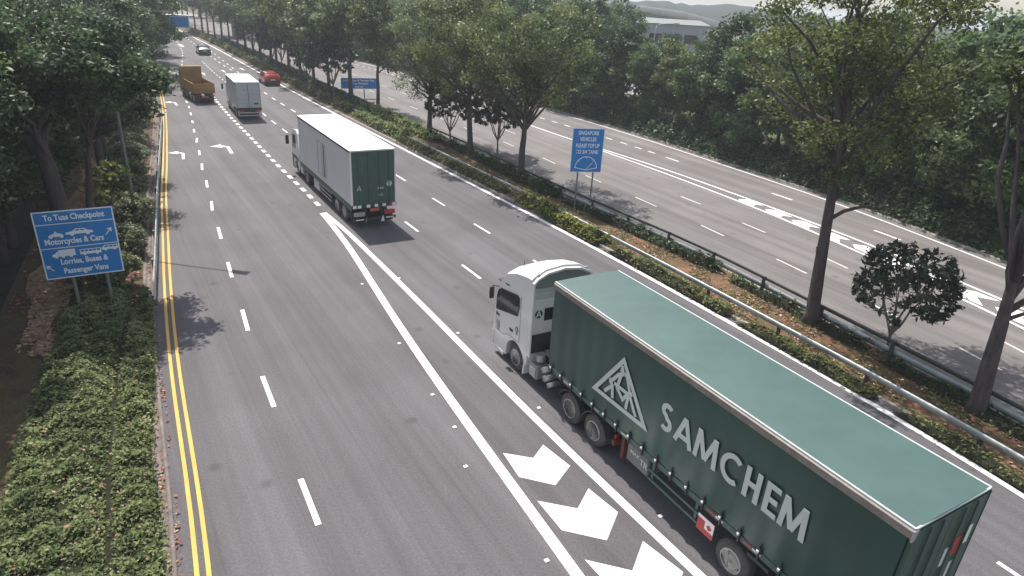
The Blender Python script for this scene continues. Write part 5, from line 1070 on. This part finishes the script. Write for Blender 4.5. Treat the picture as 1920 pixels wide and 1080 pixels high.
# trees closing the view at the end of the road
for i, (x, y, s_) in enumerate(((-118,196,1.3),(-127,206,1.35),(-138,216,1.4),(-124,232,1.4),(-112,240,1.4),(-150,232,1.4),(-99,228,1.3),(-136,246,1.5),(-160,250,1.5),(-90,243,1.4))):
    place_tree(LW[3], x, y, i*1.9, s_, label='x', group='hazy trees at the end of the road', key='end_wood')

# --- shrubs
def shrub_data(seed, R=1.0, Hh=1.5, n=260, per=26, sz=0.13, m='leaf_shrub', stem=True):
    rng = np.random.default_rng(seed); cl = []
    for _ in range(n):
        v = rng.normal(size=3); v /= np.linalg.norm(v); v[2] = abs(v[2])*1.0 if rng.random() < 0.8 else v[2]
        k = 0.8+0.22*rng.random(); b = 1+0.08*math.sin(4*math.atan2(v[1], v[0])+seed)
        cl.append((v[0]*R*k*b, v[1]*R*k*b, Hh*0.48+v[2]*Hh*0.52*k, rng.uniform(0.12, 0.24)))
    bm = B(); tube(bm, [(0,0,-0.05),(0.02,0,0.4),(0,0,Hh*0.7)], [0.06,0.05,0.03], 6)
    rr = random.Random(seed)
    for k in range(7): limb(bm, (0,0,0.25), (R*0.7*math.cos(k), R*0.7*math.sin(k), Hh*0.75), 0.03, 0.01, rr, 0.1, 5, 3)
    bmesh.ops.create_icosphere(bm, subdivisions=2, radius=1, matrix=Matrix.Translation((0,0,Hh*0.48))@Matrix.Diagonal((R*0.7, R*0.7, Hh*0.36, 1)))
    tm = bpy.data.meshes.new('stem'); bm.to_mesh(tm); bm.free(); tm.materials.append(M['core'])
    return tm, crown_mesh('foliage', cl, per, sz, M[m], seed, 0.8, 0.7, 0.5)
SH = [shrub_data(81), shrub_data(82, 0.95, 1.35), shrub_data(83, 1.05, 1.6)]
def place_shrub(d, x, y, rz, s, name='shrub', label=None, group=None, key=None, cat='shrub'):
    t = empty(name, label, cat, (x, y, 0.08), rz, group); t.scale = (s, s, s); obj('stem', d[0], parent=t); obj('foliage', d[1], parent=t)
    if key: allgroups.setdefault(key, []).append(t)
    return t
for i, (x, y, s_) in enumerate(((-16.35,24.7,1.0),(-17.9,28.2,1.05),(-19.6,31.9,1.05),(-22.2,36.3,1.0),(-24.3,40.2,1.0),(-26.0,43.4,1.05),(-28.0,46.9,1.05),(-29.8,50.2,1.0),(-31.5,53.5,1.0),(-33.2,56.9,1.0),(-34.8,60.2,1.05),(-36.6,63.6,1.0),(-38.4,67,1.0),(-40.3,70.4,1.0))):
    place_shrub(SH[i % 3], x-0.3, y, i*1.1, s_*1.05, label='x', group='round shrubs along the left guardrail', key='left_shrub')

# --- ground cover beds, hedges, undergrowth
def bed(name, label, lft, rgt, y0, y1, h, m, seed, dens=260, size=0.12, core='core', kind='stuff', cat=None, group=None, edge=1.0, wob=0.12, asp=0.6, up=0.6):
    """foliage bed between two polylines (x at given y)"""
    rng = np.random.default_rng(seed); ny = max(8, int((y1-y0)/0.3)); nx = 9
    ys = np.linspace(y0, y1, ny); xl, xr = lft(ys), rgt(ys)
    def hh(x, y): return (0.72+0.26*np.sin(x*2.3+seed)*np.cos(y*1.7+seed*2)+0.18*np.sin(x*5.1+y*4.3)+0.14*np.sin(y*7.3-x*3.9+1))
    V = []; 
    for j in range(ny):
        for i in range(nx):
            u = i/(nx-1); x = xl[j]+(xr[j]-xl[j])*u; e = (1-abs(2*u-1)**6)*min(1, min(j, ny-1-j)/2); V.append((x, ys[j], 0.0+h*0.8*e*hh(x, ys[j])))
    F = [(j*nx+i, j*nx+i+1, (j+1)*nx+i+1, (j+1)*nx+i) for j in range(ny-1) for i in range(nx-1)]
    t = None
    area = float(np.mean(xr-xl))*(y1-y0); n = int(area*dens)
    v = rng.random(n); yy = y0+(y1-y0)*v; u = rng.random(n)*1.04-0.02
    ed = rng.normal(0, wob, n); a, b = np.interp(yy, ys, xl), np.interp(yy, ys, xr); x = a+(b-a)*u+ed*0.5
    e = np.clip(1-np.abs(2*u-1)**6, 0.15, 1); z = h*e*hh(x, yy)*(0.55+0.5*rng.random(n)**0.5)
    c = np.stack([x, yy, z], 1); LV, LF = leaf_quads(c, size, rng, up, asp)
    tone = 0.47+0.20*np.sin(x*1.3+yy*0.8+seed)*np.cos(yy*0.9-x*0.5)+0.14*np.sin(x*4.1+seed)*np.sin(yy*3.3-x)+rng.normal(0, 0.2, n)
    lm = np_mesh(name, LV, LF, m, np.clip(tone, 0, 1))
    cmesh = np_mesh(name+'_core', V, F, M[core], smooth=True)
    if kind == 'stuff':
        # one object: join core faces and leaves
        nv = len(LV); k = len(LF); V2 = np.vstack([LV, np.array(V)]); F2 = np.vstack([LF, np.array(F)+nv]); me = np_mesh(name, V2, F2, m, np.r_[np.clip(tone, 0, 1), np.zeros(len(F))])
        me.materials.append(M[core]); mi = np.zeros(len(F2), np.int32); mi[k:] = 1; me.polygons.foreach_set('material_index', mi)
        o = obj(name, me); tag(o, label, kind='stuff'); o.location = (0, 0, 0.08); return o
    t = empty(name, label, cat, (float(xl[0]), float(y0), 0.08), 0, group)
    for mm, nm in ((lm, 'foliage'), (cmesh, 'stems')):
        o = obj(nm, mm, parent=t); o.location = (-float(xl[0]), -float(y0), 0)
    return t
def fx(*pts):
    p = np.array(sorted(pts, key=lambda q: q[1])); return lambda y: np.interp(y, p[:, 1], p[:, 0])
bl = fx((-8.2,6.0),(-11.5,11.3),(-13.4,14.7),(-14.5,17.0),(-15.3,18.6),(-16.9,22.0),(-17.3,24.4)); gap = fx((-5.6,6.0),(-8.35,10.4),(-9.65,12.5),(-10.75,14.5),(-11.9,16.7),(-13.65,20.2),(-15.4,24.4)); br = fx((-4.85,6.0),(-7.3,10.6),(-8.4,12.5),(-9.7,14.6),(-11.4,18.0),(-14.6,24.0))
bed('ground_cover', 'leafy creeper bed left of the dark gap, at the bottom left', bl, lambda y: gap(y)-0.24, 6.5, 24.2, 0.62, M['leaf_cover'], 1, dens=1100, size=0.10, wob=0.13)
bed('ground_cover', 'leafy creeper bed between the dark gap and the kerb drain', lambda y: gap(y)+0.12, br, 6.5, 24.0, 0.55, M['leaf_cover'], 2, dens=1100, size=0.095, wob=0.13)
tag(between('gap_shade', np.stack([gap(np.linspace(24, 6.5, 60))-0.35, np.linspace(24, 6.5, 60)], 1), np.stack([gap(np.linspace(24, 6.5, 60))+0.25, np.linspace(24, 6.5, 60)], 1), 0.10, M['core']), 'dark strip painting the shade in the gap between the creeper beds', kind='structure')  # sheet coloured dark to stand for the shade between the beds
def hedge(label, pl, off, w_, y0, y1, h, m, seed, dens=420, size=0.12, group='hedges along the median', key=None):
    a, b = atoff(pl, off-w_/2/1), atoff(pl, off+w_/2)
    return bed('hedge', label, lambda y: np.array([xat(a, q) for q in np.atleast_1d(y)]), lambda y: np.array([xat(b, q) for q in np.atleast_1d(y)]), y0, y1, h, M[m], seed, dens, size, kind='thing', cat='hedge', group=group, wob=0.2)
# near-side row of the median (in front of the near rail)
hedge('yellow green clipped hedge beside the white roofed box lorry', railL_pl, -0.05, 1.15, 57.0, 68.5, 0.95, 'leaf_yellow', 3, 300, 0.17)
hedge('yellow green clipped hedge in the median behind the reddish soil patch', railR_pl, -0.7, 1.3, 57.5, 72.5, 0.95, 'leaf_yellow', 4, 300, 0.17)
hedge('low dull green hedge along the near rail between the box lorry and the sign', railL_pl, -0.45, 0.75, 42.5, 56.9, 0.62, 'leaf_hedge', 5, 360, 0.14)
hedge('bushy yellow green hedge under the tank top up sign', railL_pl, -0.35, 1.0, 33.6, 41.2, 0.80, 'leaf_yellow', 6, 420, 0.12)
hedge('sparse low shrubs along the near rail above the white lorry cab', railL_pl, -0.45, 0.6, 25.6, 32.8, 0.50, 'leaf_hedge', 7, 330, 0.12)
hedge('patchy creeper along the near rail beside the teal trailer roof', railL_pl, -0.50, 0.55, 19.6, 25.0, 0.42, 'leaf_hedge', 8, 260, 0.12)
hedge('thin creeper along the near rail at the right edge', railL_pl, -0.50, 0.45, 12.5, 18.8, 0.36, 'leaf_hedge', 9, 220, 0.11)
hedge('dark green hedge under the far guardrail left of the tank top up sign', railR_pl, -0.25, 0.9, 42.0, 57.0, 0.80, 'leaf_dark', 10, 330, 0.15)
hedge('dark green creeper over the far guardrail right of the tank top up sign', railR_pl, -0.2, 0.7, 30.5, 41.5, 0.62, 'leaf_dark', 11, 330, 0.13)
hedge('sparse creeper over the far guardrail by the tall bare trunk', railR_pl, -0.25, 0.55, 23.0, 29.8, 0.50, 'leaf_dark', 12, 250, 0.12)
hedge('dark creeper over the far guardrail at the right edge', railR_pl, -0.25, 0.6, 13.5, 22.4, 0.45, 'leaf_dark', 13, 250, 0.12)
hedge('long low hedge along the near side of the far median', E_, 1.75, 1.3, 69.5, 110, 0.8, 'leaf_hedge', 14, 150, 0.24)
hedge('hazy low hedge along the near side of the median beyond the red car', E_, 1.75, 1.4, 111, 168, 0.85, 'leaf_hedge', 15, 90, 0.32)
hedge('low dark hedge along the far side of the distant median', RN, -1.1, 1.2, 74, 150, 0.8, 'leaf_dark', 16, 110, 0.28)
# undergrowth in front of the right wood
und_a, und_b = atoff(RF, 0.95), atoff(RF, 6.0)
def und(y0, y1, seed, dens, size, label, h=1.35):
    bed('undergrowth', label, lambda y: np.array([xat(und_a, q) for q in np.atleast_1d(y)]), lambda y: np.array([xat(und_b, q) for q in np.atleast_1d(y)]), y0, y1, h, M['leaf_dark'], seed, dens, size, wob=0.5)
und(26, 62, 21, 230, 0.22, 'dark shrubby undergrowth at the foot of the near part of the right wood', 1.9)
und(62, 105, 22, 130, 0.28, 'dark undergrowth at the foot of the middle part of the right wood', 1.7)
und(105, 190, 23, 60, 0.42, 'hazy undergrowth at the foot of the far part of the right wood', 1.2)
# grass tufts and fallen leaves scattered over the soil strips
def scatter(name, label, a, b, y0, y1, n, size, m, seed, z=0.1, up=1.5, tonec=0.5, h=0.05, asp=0.6):
    rng = np.random.default_rng(seed); yy = rng.uniform(y0, y1, n*3); u = rng.random(n*3)
    keep = (np.sin(yy*0.9+u*5)+np.sin(yy*2.3-u*9)+rng.normal(0, 0.8, n*3)) > 0.3; yy, u = yy[keep][:n], u[keep][:n]
    x = np.interp(yy, a[::-1, 1], a[::-1, 0])*(1-u)+np.interp(yy, b[::-1, 1], b[::-1, 0])*u
    c = np.stack([x, yy, z+h*rng.random(len(x))], 1); V, F = leaf_quads(c, size, rng, up, asp)
    o = obj(name, np_mesh(name, V, F, m, np.clip(tonec+rng.normal(0, 0.25, len(F)), 0, 1))); tag(o, label, kind='stuff')
scatter_after = True
M['dry_leaf'] = leaf_mat('fallen_leaves', (0.14, 0.065, 0.045), (0.30, 0.16, 0.11), (0.50, 0.36, 0.25), 0.05, 0.8)
scatter('fallen_leaves', 'reddish fallen leaves on the median soil', atoff(E_, 0.7), atoff(RN, -0.3), 10, 72, 9000, 0.13, M['dry_leaf'], 31, 0.11)
scatter('grass', 'short dry grass tufts on the median', atoff(E_, 0.7), atoff(RN, -0.3), 10, 72, 14000, 0.16, M['leaf_hedge'], 32, 0.12, 0.0, 0.55, 0.10, 0.25)
scatter('fallen_leaves', 'pale fallen leaves on the shaded left verge', atoff(kerbL, -5.0), atoff(kerbL, -0.5), 22, 62, 5000, 0.14, M['dry_leaf'], 33, 0.10)
scatter('fallen_leaves', 'dense dry leaves on the sunlit strip behind the round shrubs', atoff(kerbL, -4.2), atoff(kerbL, -3.0), 19, 50, 7000, 0.15, M['dry_leaf'], 34, 0.12, tonec=0.8)

scatter('fallen_leaves', 'brown leaves gathered along the left kerb drain', atoff(kerbL, -0.38), atoff(kerbL, 0.12), 7, 70, 2600, 0.09, M['dry_leaf'], 35, 0.03, h=0.08)
scatter('fallen_leaves', 'dead reddish leaves caught on top of the creeper beds', np.stack([bl(np.linspace(24, 7, 60))+0.3, np.linspace(24, 7, 60)], 1), np.stack([br(np.linspace(24, 7, 60))-0.2, np.linspace(24, 7, 60)], 1), 7, 24, 110, 0.08, M['dry_leaf'], 36, 0.55, h=0.15)

# ------------------------------------------------------------------ signs
def sign_root(name, label, x, y, ang, posts, u0, u1, v0, v1, tilt=0.0, r=0.05, border=0.05):
    t = empty(name, label, 'road sign', (x, y, 0.08), R_(ang)); uc, vc = (u0+u1)/2, (v0+v1)/2; c, sn = math.cos(R_(tilt)), math.sin(R_(tilt))
    def P(u, v, q=0.0):
        a, b = u-uc, v-vc; return (uc+a*c-b*sn, -0.03-q, vc+a*sn+b*c)
    for p in posts: obj('post', tube(B(), [(p, 0.05, -0.1), (p, 0.05, vc+0.6)], r, 10), M['post_g'], t)
    bm = slab(B(), [(u0,v0),(u1,v0),(u1,v1),(u0,v1)], lambda u, v, q: P(u, v, q), 0.03); bd = obj('board', bm, M['sign_blue'], t)
    bd.data.materials.append(M['sign_back'])
    e = border; PF = lambda u, v, q: P(u, v, 0.031+q)
    obj('border', ribbon(B(), [(u0+e/2,v0+e/2),(u1-e/2,v0+e/2),(u1-e/2,v1-e/2),(u0+e/2,v1-e/2),(u0+e/2,v0+e/2)], e, PF, 0.002), M['sign_white'], bd)
    return t, bd, PF
def stext(bd, PF, s, u, v, size, ux=0.85, bold=0.02): text_mesh('lettering', s, size*1.13, M['sign_white'], lambda a, b, q: PF(u+a, v+b, 0.003), bd, ux=ux*0.93, bold=bold*1.5)
def rule(bd, PF, u0, u1, v, w=0.03): obj('rule', ribbon(B(), [(u0, v), (u1, v)], w, PF, 0.002), M['sign_white'], bd)
def sil(bd, PF, polys, cx, cy, s, name, holes=()):
    bm = B()
    for i, p in enumerate(polys): slab(bm, [(cx+x*s, cy+y*s) for x, y in p], lambda u, v, q, i=i: PF(u, v, q+0.0006*i), 0.003)
    o = obj(name, bm, M['sign_white'], bd)
    if holes:
        bm = B()
        for p in holes: slab(bm, [(cx+x*s, cy+y*s) for x, y in p], lambda u, v, q: PF(u, v, q+0.005), 0.002)
        obj('pictogram_cutout', bm, M['sign_blue'], o)
    return o
wheelp = lambda x, y, r: disc(x, y, r, 14)
def arrow2(bd, PF, cx, cy, ang, s):
    P = [(-0.05,-0.5),(0.05,-0.5),(0.05,0.2),(0.24,0.02),(0.24,0.2),(0,0.5),(-0.24,0.2),(-0.24,0.02),(-0.05,0.2)]; c, n = math.cos(R_(ang)), math.sin(R_(ang))
    sil(bd, PF, [[(x*c-y*n, x*n+y*c) for x, y in P]], cx, cy, s, 'arrow')
t, bd, PF = sign_root('road_sign', 'blue direction sign reading To Tuas Checkpoint among the left hand trees', -16.6, 22.4, 31, (0.06, 1.15), -0.75, 1.76, 1.50, 4.10, 0.0, 0.06, 0.045)
U0, U1 = -0.75, 1.76; V1 = 4.10; H_ = 2.60
rule(bd, PF, U0, U1, V1-0.19*H_); rule(bd, PF, U0, U1, V1-0.54*H_)
stext(bd, PF, 'To Tuas Checkpoint', 0.52, V1-0.135*H_, 0.27, 0.80)
stext(bd, PF, 'Motorcycles & Cars', 0.38, V1-0.485*H_, 0.28, 0.78)
stext(bd, PF, 'Lorries, Buses &', 0.55, V1-0.79*H_, 0.27, 0.80)
stext(bd, PF, 'Passenger Vans', 0.55, V1-0.93*H_, 0.27, 0.82)
arrow2(bd, PF, 1.50, V1-0.36*H_, -38, 0.34); arrow2(bd, PF, -0.56, V1-0.83*H_, 42, 0.32)
sil(bd, PF, [wheelp(-0.32,-0.12,0.13), wheelp(0.32,-0.12,0.13), [(-0.42,-0.02),(-0.1,0.10),(0.0,0.28),(0.10,0.12),(0.42,0.02),(0.28,-0.10),(0.0,-0.16),(-0.3,-0.10)]], -0.16, V1-0.345*H_, 0.52, 'pictogram_motorcycle')
sil(bd, PF, [[(-0.95,-0.12),(-0.93,0.05),(-0.5,0.12),(-0.22,0.32),(0.35,0.32),(0.58,0.12),(0.9,0.08),(0.95,-0.12)], wheelp(-0.52,-0.12,0.14), wheelp(0.55,-0.12,0.14)], 0.58, V1-0.335*H_, 0.46, 'pictogram_car', [[(-0.34,0.14),(-0.18,0.26),(0.02,0.26),(0.02,0.14)], [(0.08,0.14),(0.08,0.26),(0.30,0.26),(0.42,0.14)]])
sil(bd, PF, [[(-0.45,-0.15),(-0.45,0.35),(0.6,0.35),(0.6,-0.15)], [(-0.85,-0.15),(-0.83,0.04),(-0.65,0.08),(-0.58,0.22),(-0.47,0.22),(-0.47,-0.15)], wheelp(-0.62,-0.16,0.11), wheelp(0.3,-0.16,0.11), wheelp(-0.2,-0.16,0.11)], 0.02, V1-0.64*H_, 0.50, 'pictogram_lorry')
sil(bd, PF, [[(-0.85,-0.2),(-0.85,0.3),(0.85,0.3),(0.85,-0.2)], wheelp(-0.5,-0.2,0.12), wheelp(0.5,-0.2,0.12)], 0.80, V1-0.64*H_, 0.40, 'pictogram_bus', [[(-0.78+0.32*i,0.05),(-0.78+0.32*i,0.24),(-0.52+0.32*i,0.24),(-0.52+0.32*i,0.05)] for i in range(5)])
sil(bd, PF, [[(-0.75,-0.18),(-0.72,0.05),(-0.45,0.30),(0.72,0.32),(0.75,-0.18)], wheelp(-0.4,-0.18,0.13), wheelp(0.42,-0.18,0.13)], 1.43, V1-0.61*H_, 0.36, 'pictogram_van', [[(-0.52,0.06),(-0.38,0.24),(-0.12,0.24),(-0.12,0.06)], [(-0.04,0.06),(-0.04,0.24),(0.28,0.24),(0.28,0.06)], [(0.36,0.06),(0.36,0.24),(0.62,0.24),(0.62,0.06)]])
t, bd, PF = sign_root('road_sign', 'tall blue sign in the median asking Singapore vehicles to top up', 4.1, 40.0, 8, (-0.48, 0.48), -1.02, 0.93, 2.42, 5.08, 0.5, 0.05, 0.03)
for s_, v in (('SINGAPORE', 4.70), ('VEHICLES', 4.33), ('PLEASE TOP UP', 3.94), ('TO 3/4 TANK', 3.56)): stext(bd, PF, s_, -0.045, v, 0.29, 0.70 if len(s_) > 11 else 0.78, 0.015)
arc = [(-0.045+0.68*math.cos(R_(d)), 2.66+0.72*math.sin(R_(d))) for d in range(0, 181, 12)]
bm = ribbon(B(), [(0.635,2.70)]+arc[1:-1]+[(-0.725,2.70),(-0.045,2.56),(0.635,2.70)], 0.045, PF, 0.002)
for d in (45, 90, 135): ribbon(bm, [(-0.045+0.68*math.cos(R_(d)), 2.66+0.72*math.sin(R_(d))), (-0.045+0.56*math.cos(R_(d)), 2.66+0.60*math.sin(R_(d)))], 0.03, lambda u, v, q: PF(u, v, q+0.003), 0.002)
ribbon(bm, [(-0.045,2.62),(0.36,3.02)], 0.03, lambda u, v, q: PF(u, v, q+0.004), 0.002)
obj('fuel_gauge', bm, M['sign_white'], bd)
t, bd, PF = sign_root('road_sign', 'wide low blue sign in the median beyond the box lorry', -19.8, 81.1, 22, (-0.62, 0.72), -2.0, 2.25, 0.98, 2.22, 0, 0.06, 0.04)
for s_, v, z in (('Lorries, Buses & Passenger Vans', 1.86, 0.30), ('To Tuas Checkpoint', 1.50, 0.28), ('Keep Left', 1.14, 0.26)): stext(bd, PF, s_, 0.12, v, z, 0.88, 0.02)
# cantilever board far ahead
t = empty('cantilever_sign', 'plain blue overhead board on a cantilever far ahead above the left lanes', 'overhead sign', (-50.6, 92.4, 0), R_(28))
obj('post', tube(B(), [(0,0,0),(0,0,7.6)], 0.16, 12), M['galv'], t); obj('arm', tube(B(), [(0,0,7.4),(6.0,0,7.4)], 0.10, 8), M['galv'], t)
b_ = obj('board', bx(3.0, 5.4, -0.16, -0.10, 5.9, 7.3), M['sign_blue'], t); obj('border', ribbon(B(), [(3.04,5.94),(5.36,5.94),(5.36,7.26),(3.04,7.26),(3.04,5.94)], 0.05, lambda u, v, q: (u, -0.161-q, v), 0.004), M['sign_white'], b_)
# ------------------------------------------------------------------ street lamps
def lamp(label, x, y, h, ang, L=3.0, m='post_g', r=0.09, rise=0.3):
    t = empty('street_lamp', label, 'street lamp', (x, y, 0), R_(ang))
    obj('post', tube(B(), [(0,0,0),(0,0,1.0),(0,0,h-0.6),(0.12,0,h-0.15)], [r*1.2,r*1.1,r*0.75,r*0.6], 10), M[m], t, smooth=True)
    obj('arm', tube(B(), [(0.12,0,h-0.15),(0.6,0,h+rise*0.5),(L*0.6,0,h+rise*0.9),(L,0,h+rise)], [r*0.6,r*0.55,r*0.45,r*0.4], 8), M[m], t, smooth=True)
    obj('lantern', prism(B(), [(L-0.05,h+rise-0.06),(L+0.1,h+rise+0.09),(L+0.75,h+rise+0.10),(L+0.85,h+rise+0.0),(L+0.75,h+rise-0.08)], -0.15, 0.15, 'y'), M['galv'], t, bevel=0.03)
    return t
lamp('tall lamp post among the left roadside shrubs, its arm over the road', -20.9, 34.2, 10.9, -8, 4.4)
lamp('grey lamp post at the foot of the right wood', 13.5, 74.7, 8.0, 205, 2.2, 'galv')
lamp('slender hazy lamp post with a curved arm in front of the viaduct', 19.5, 108, 9.4, -10, 2.6, 'galv')
lamp('pale hazy lamp post beside the cantilever sign', -46.9, 84.6, 7.9, 20, 2.6, 'galv')

# ------------------------------------------------------------------ background: viaduct, depot, yard, hills
def viaduct():
    t = empty('viaduct', 'long grey flyover curving down behind the wood', 'flyover', (20, 150, 0))
    pl = smooth([(118,196),(88,170),(62,156),(42,150.5),(30,149.5),(16,150),(-10,152),(-50,158),(-100,168)], 3)
    pl = np.array(sorted([(-a, b) for a, b in [(-118,190),(-88,172),(-62,158),(-42,150.5),(-30,149.5),(-16,150),(10,152),(50,158),(100,168)]]))
    xs = np.linspace(-100, 118, 80); ys = np.interp(xs, pl[:, 0], pl[:, 1]); zt = np.interp(xs, [-100,-20,16.8,32,40.7,62,88,118], [13.0,12.9,12.3,11.3,9.7,7.2,4.0,1.2])
    def slabv(y0, y1, z0, z1, m, nm):
        V = []; 
        for x, y, z in zip(xs, ys, zt):
            V += [(x-20,y+y0-150,z+z0),(x-20,y+y1-150,z+z0),(x-20,y+y1-150,z+z1),(x-20,y+y0-150,z+z1)]
        F = [(i*4+j, i*4+(j+1) % 4, (i+1)*4+(j+1) % 4, (i+1)*4+j) for i in range(len(xs)-1) for j in range(4)]
        return obj(nm, np_mesh(nm, V, F, M[m]), parent=t)
    slabv(0, 9, -1.9, -0.85, 'concrete', 'deck'); slabv(-0.25, 0.0, -1.35, 0.0, 'parapet_m', 'parapet'); slabv(9.0, 9.25, -1.35, 0.0, 'parapet_m', 'parapet')
    for x in range(-90, 100, 21):
        y = float(np.interp(x, xs, ys)); z = float(np.interp(x, xs, zt)); obj('pier', box(bx(x-20.8, x-19.2, y-150+3.4, y-150+5.6, 0, z-3.0), x-22.2, x-17.8, y-150+2.6, y-150+6.6, z-3.0, z-1.905), M['concrete'], t)
viaduct()
t = empty('depot', 'pale low building with a white gable end seen through the gap in the wood', 'building', (17.5, 128, 0))
obj('wall', bx(-1.0, 15, 0, 16, 0, 9.2), M['building'], t); obj('roof', prism(B(), [(-0.4,9.205),(8,9.9),(16.4,9.205)], -1.4, 15.4, 'x'), M['post_g'], t)
e_ = obj('end_bay', bx(-1.4, 3.4, -0.9, -0.003, 0, 9.9), M['white'], t)
for i in range(5): obj('window', bx(-1.0+0.92*i, -0.55+0.92*i, -0.93, -0.902, 6.6, 8.6), M['glass_d'], e_)
for i in range(3):
    for z in (2.4, 6.0): obj('window', bx(4.6+3.2*i, 6.8+3.2*i, -0.03, -0.004, z, z+1.5), M['glass_d'], t)
o = obj('yard', bx(36, 160, 118, 260, -0.05, 0.0), M['concrete_l']); tag(o, 'pale paved yard glimpsed through the right wood', kind='structure')
o = obj('yard', bx(14, 36, 100, 118, -0.05, 0.001), M['concrete_l']); tag(o, 'small pale forecourt in front of the depot', kind='structure')
for i, (x, y, mm, lb) in enumerate(((52,150,'white_car','white car parked in the pale yard, nearest to the flyover'),(58,146,'dark_car','dark car parked in the pale yard between two others'),(64,143,'red_car','red car parked in the pale yard, rightmost of three'))): car(lb, (x, y), 1.0, M[mm], hatch=i % 2 == 0, s=1.1)
t = empty('fence', 'long pale mesh fence along the front of the yard', 'fence', (14, 117, 0))
obj('rail', box(bx(0, 90, -0.02, 0.02, 1.9, 1.96), 0, 90, -0.02, 0.02, 0.1, 0.16), M['galv'], t)
for i in range(46): obj('post', bx(2.0*i-0.04, 2.0*i+0.04, -0.04, 0.04, 0, 2.0), M['galv'], t)
def hills():
    rng = np.random.default_rng(9); n = 260; xs = np.linspace(-700, 1100, n)
    prof = np.interp(xs, [-700,-300,-100,60,100,115,128,140,160,200,260,290,302,314,328,360,420,600,1100], [16,15,14,14,15,15.5,13,15,16.5,12,8,7.4,6.2,8.2,6.8,9,13,15,16])
    prof = prof+0.5*np.sin(xs*0.21)+0.4*np.sin(xs*0.53+1)+rng.normal(0, 0.28, n)
    rows = [(0, -7), (10, 0.35), (22, 0.72), (36, 0.95), (55, 1.0), (90, 0.8), (150, -6)]; V = []
    for k, (dy, f) in enumerate(rows):
        for x, p in zip(xs, prof): V.append((x, 500+dy+12*math.sin(x*0.012)+rng.normal(0, 1.2), (p*f+rng.normal(0, 0.45)) if f > 0 else f))
    F = [(k*n+i, k*n+i+1, (k+1)*n+i+1, (k+1)*n+i) for k in range(len(rows)-1) for i in range(n-1)]
    o = obj('hills', np_mesh('hills', V, F, M['hill'])); tag(o, 'low wooded hills on the horizon', kind='structure')
hills()

# ------------------------------------------------------------------ haze
hz = obj('haze', bx(-2600, 2600, -40, 3600, -8.5, 22)); tag(hz, 'thin bluish haze over the whole scene', kind='stuff')
hm = bpy.data.materials.new('haze'); hm.use_nodes = True; hn = hm.node_tree; hn.nodes.clear()
ho = hn.nodes.new('ShaderNodeOutputMaterial'); hv = hn.nodes.new('ShaderNodeVolumePrincipled')
hv.inputs['Color'].default_value = (0.80, 0.86, 0.95, 1); hv.inputs['Density'].default_value = 0.00065; hv.inputs['Anisotropy'].default_value = 0.2
hn.links.new(hv.outputs[0], ho.inputs['Volume']); hz.data.materials.clear(); hz.data.materials.append(hm)

# ------------------------------------------------------------------ labels that single out each repeat
bpy.context.view_layer.update()
ONES = ['', 'first', 'second', 'third', 'fourth', 'fifth', 'sixth', 'seventh', 'eighth', 'ninth', 'tenth', 'eleventh', 'twelfth', 'thirteenth', 'fourteenth', 'fifteenth', 'sixteenth', 'seventeenth', 'eighteenth', 'nineteenth', 'twentieth']
TENS = {2: 'twenty', 3: 'thirty', 4: 'forty', 5: 'fifty', 6: 'sixty', 7: 'seventy'}; TENTH = {3: 'thirtieth', 4: 'fortieth', 5: 'fiftieth', 6: 'sixtieth', 7: 'seventieth'}
def ordn(i): return ONES[i] if i <= 20 else TENTH[i//10] if i % 10 == 0 else TENS[i//10]+'-'+ONES[i % 10]
FORMS = {'far_median': 'slim tall tree in the far median row, {} from its near end', 'far_small': 'small round tree in the far median, {} from its near end',
         'left_wood': 'dense dark tree of the left wood, {} nearest to the camera', 'right_front': 'leafy tree fronting the wood beyond the far carriageway, {} from the near end',
         'right_back': 'taller tree at the back of the right hand wood, {} from the near end', 'end_wood': 'hazy tree where the road disappears, {} nearest to the camera',
         'left_shrub': 'round pale topped shrub by the left guardrail, {} nearest to the camera'}
for k, f in FORMS.items():
    for i, o in enumerate(sorted(allgroups.get(k, []), key=lambda o: math.hypot(o.location.x, o.location.y))): o['label'] = f.format(ordn(i+1))
for i, o in enumerate(sorted(studs, key=lambda o: math.hypot(o.location.x, o.location.y))):
    tag(o, 'small white road stud beside the chevron borders, %s nearest to the camera' % ordn(i+1), 'road stud', 'road studs by the chevron area')
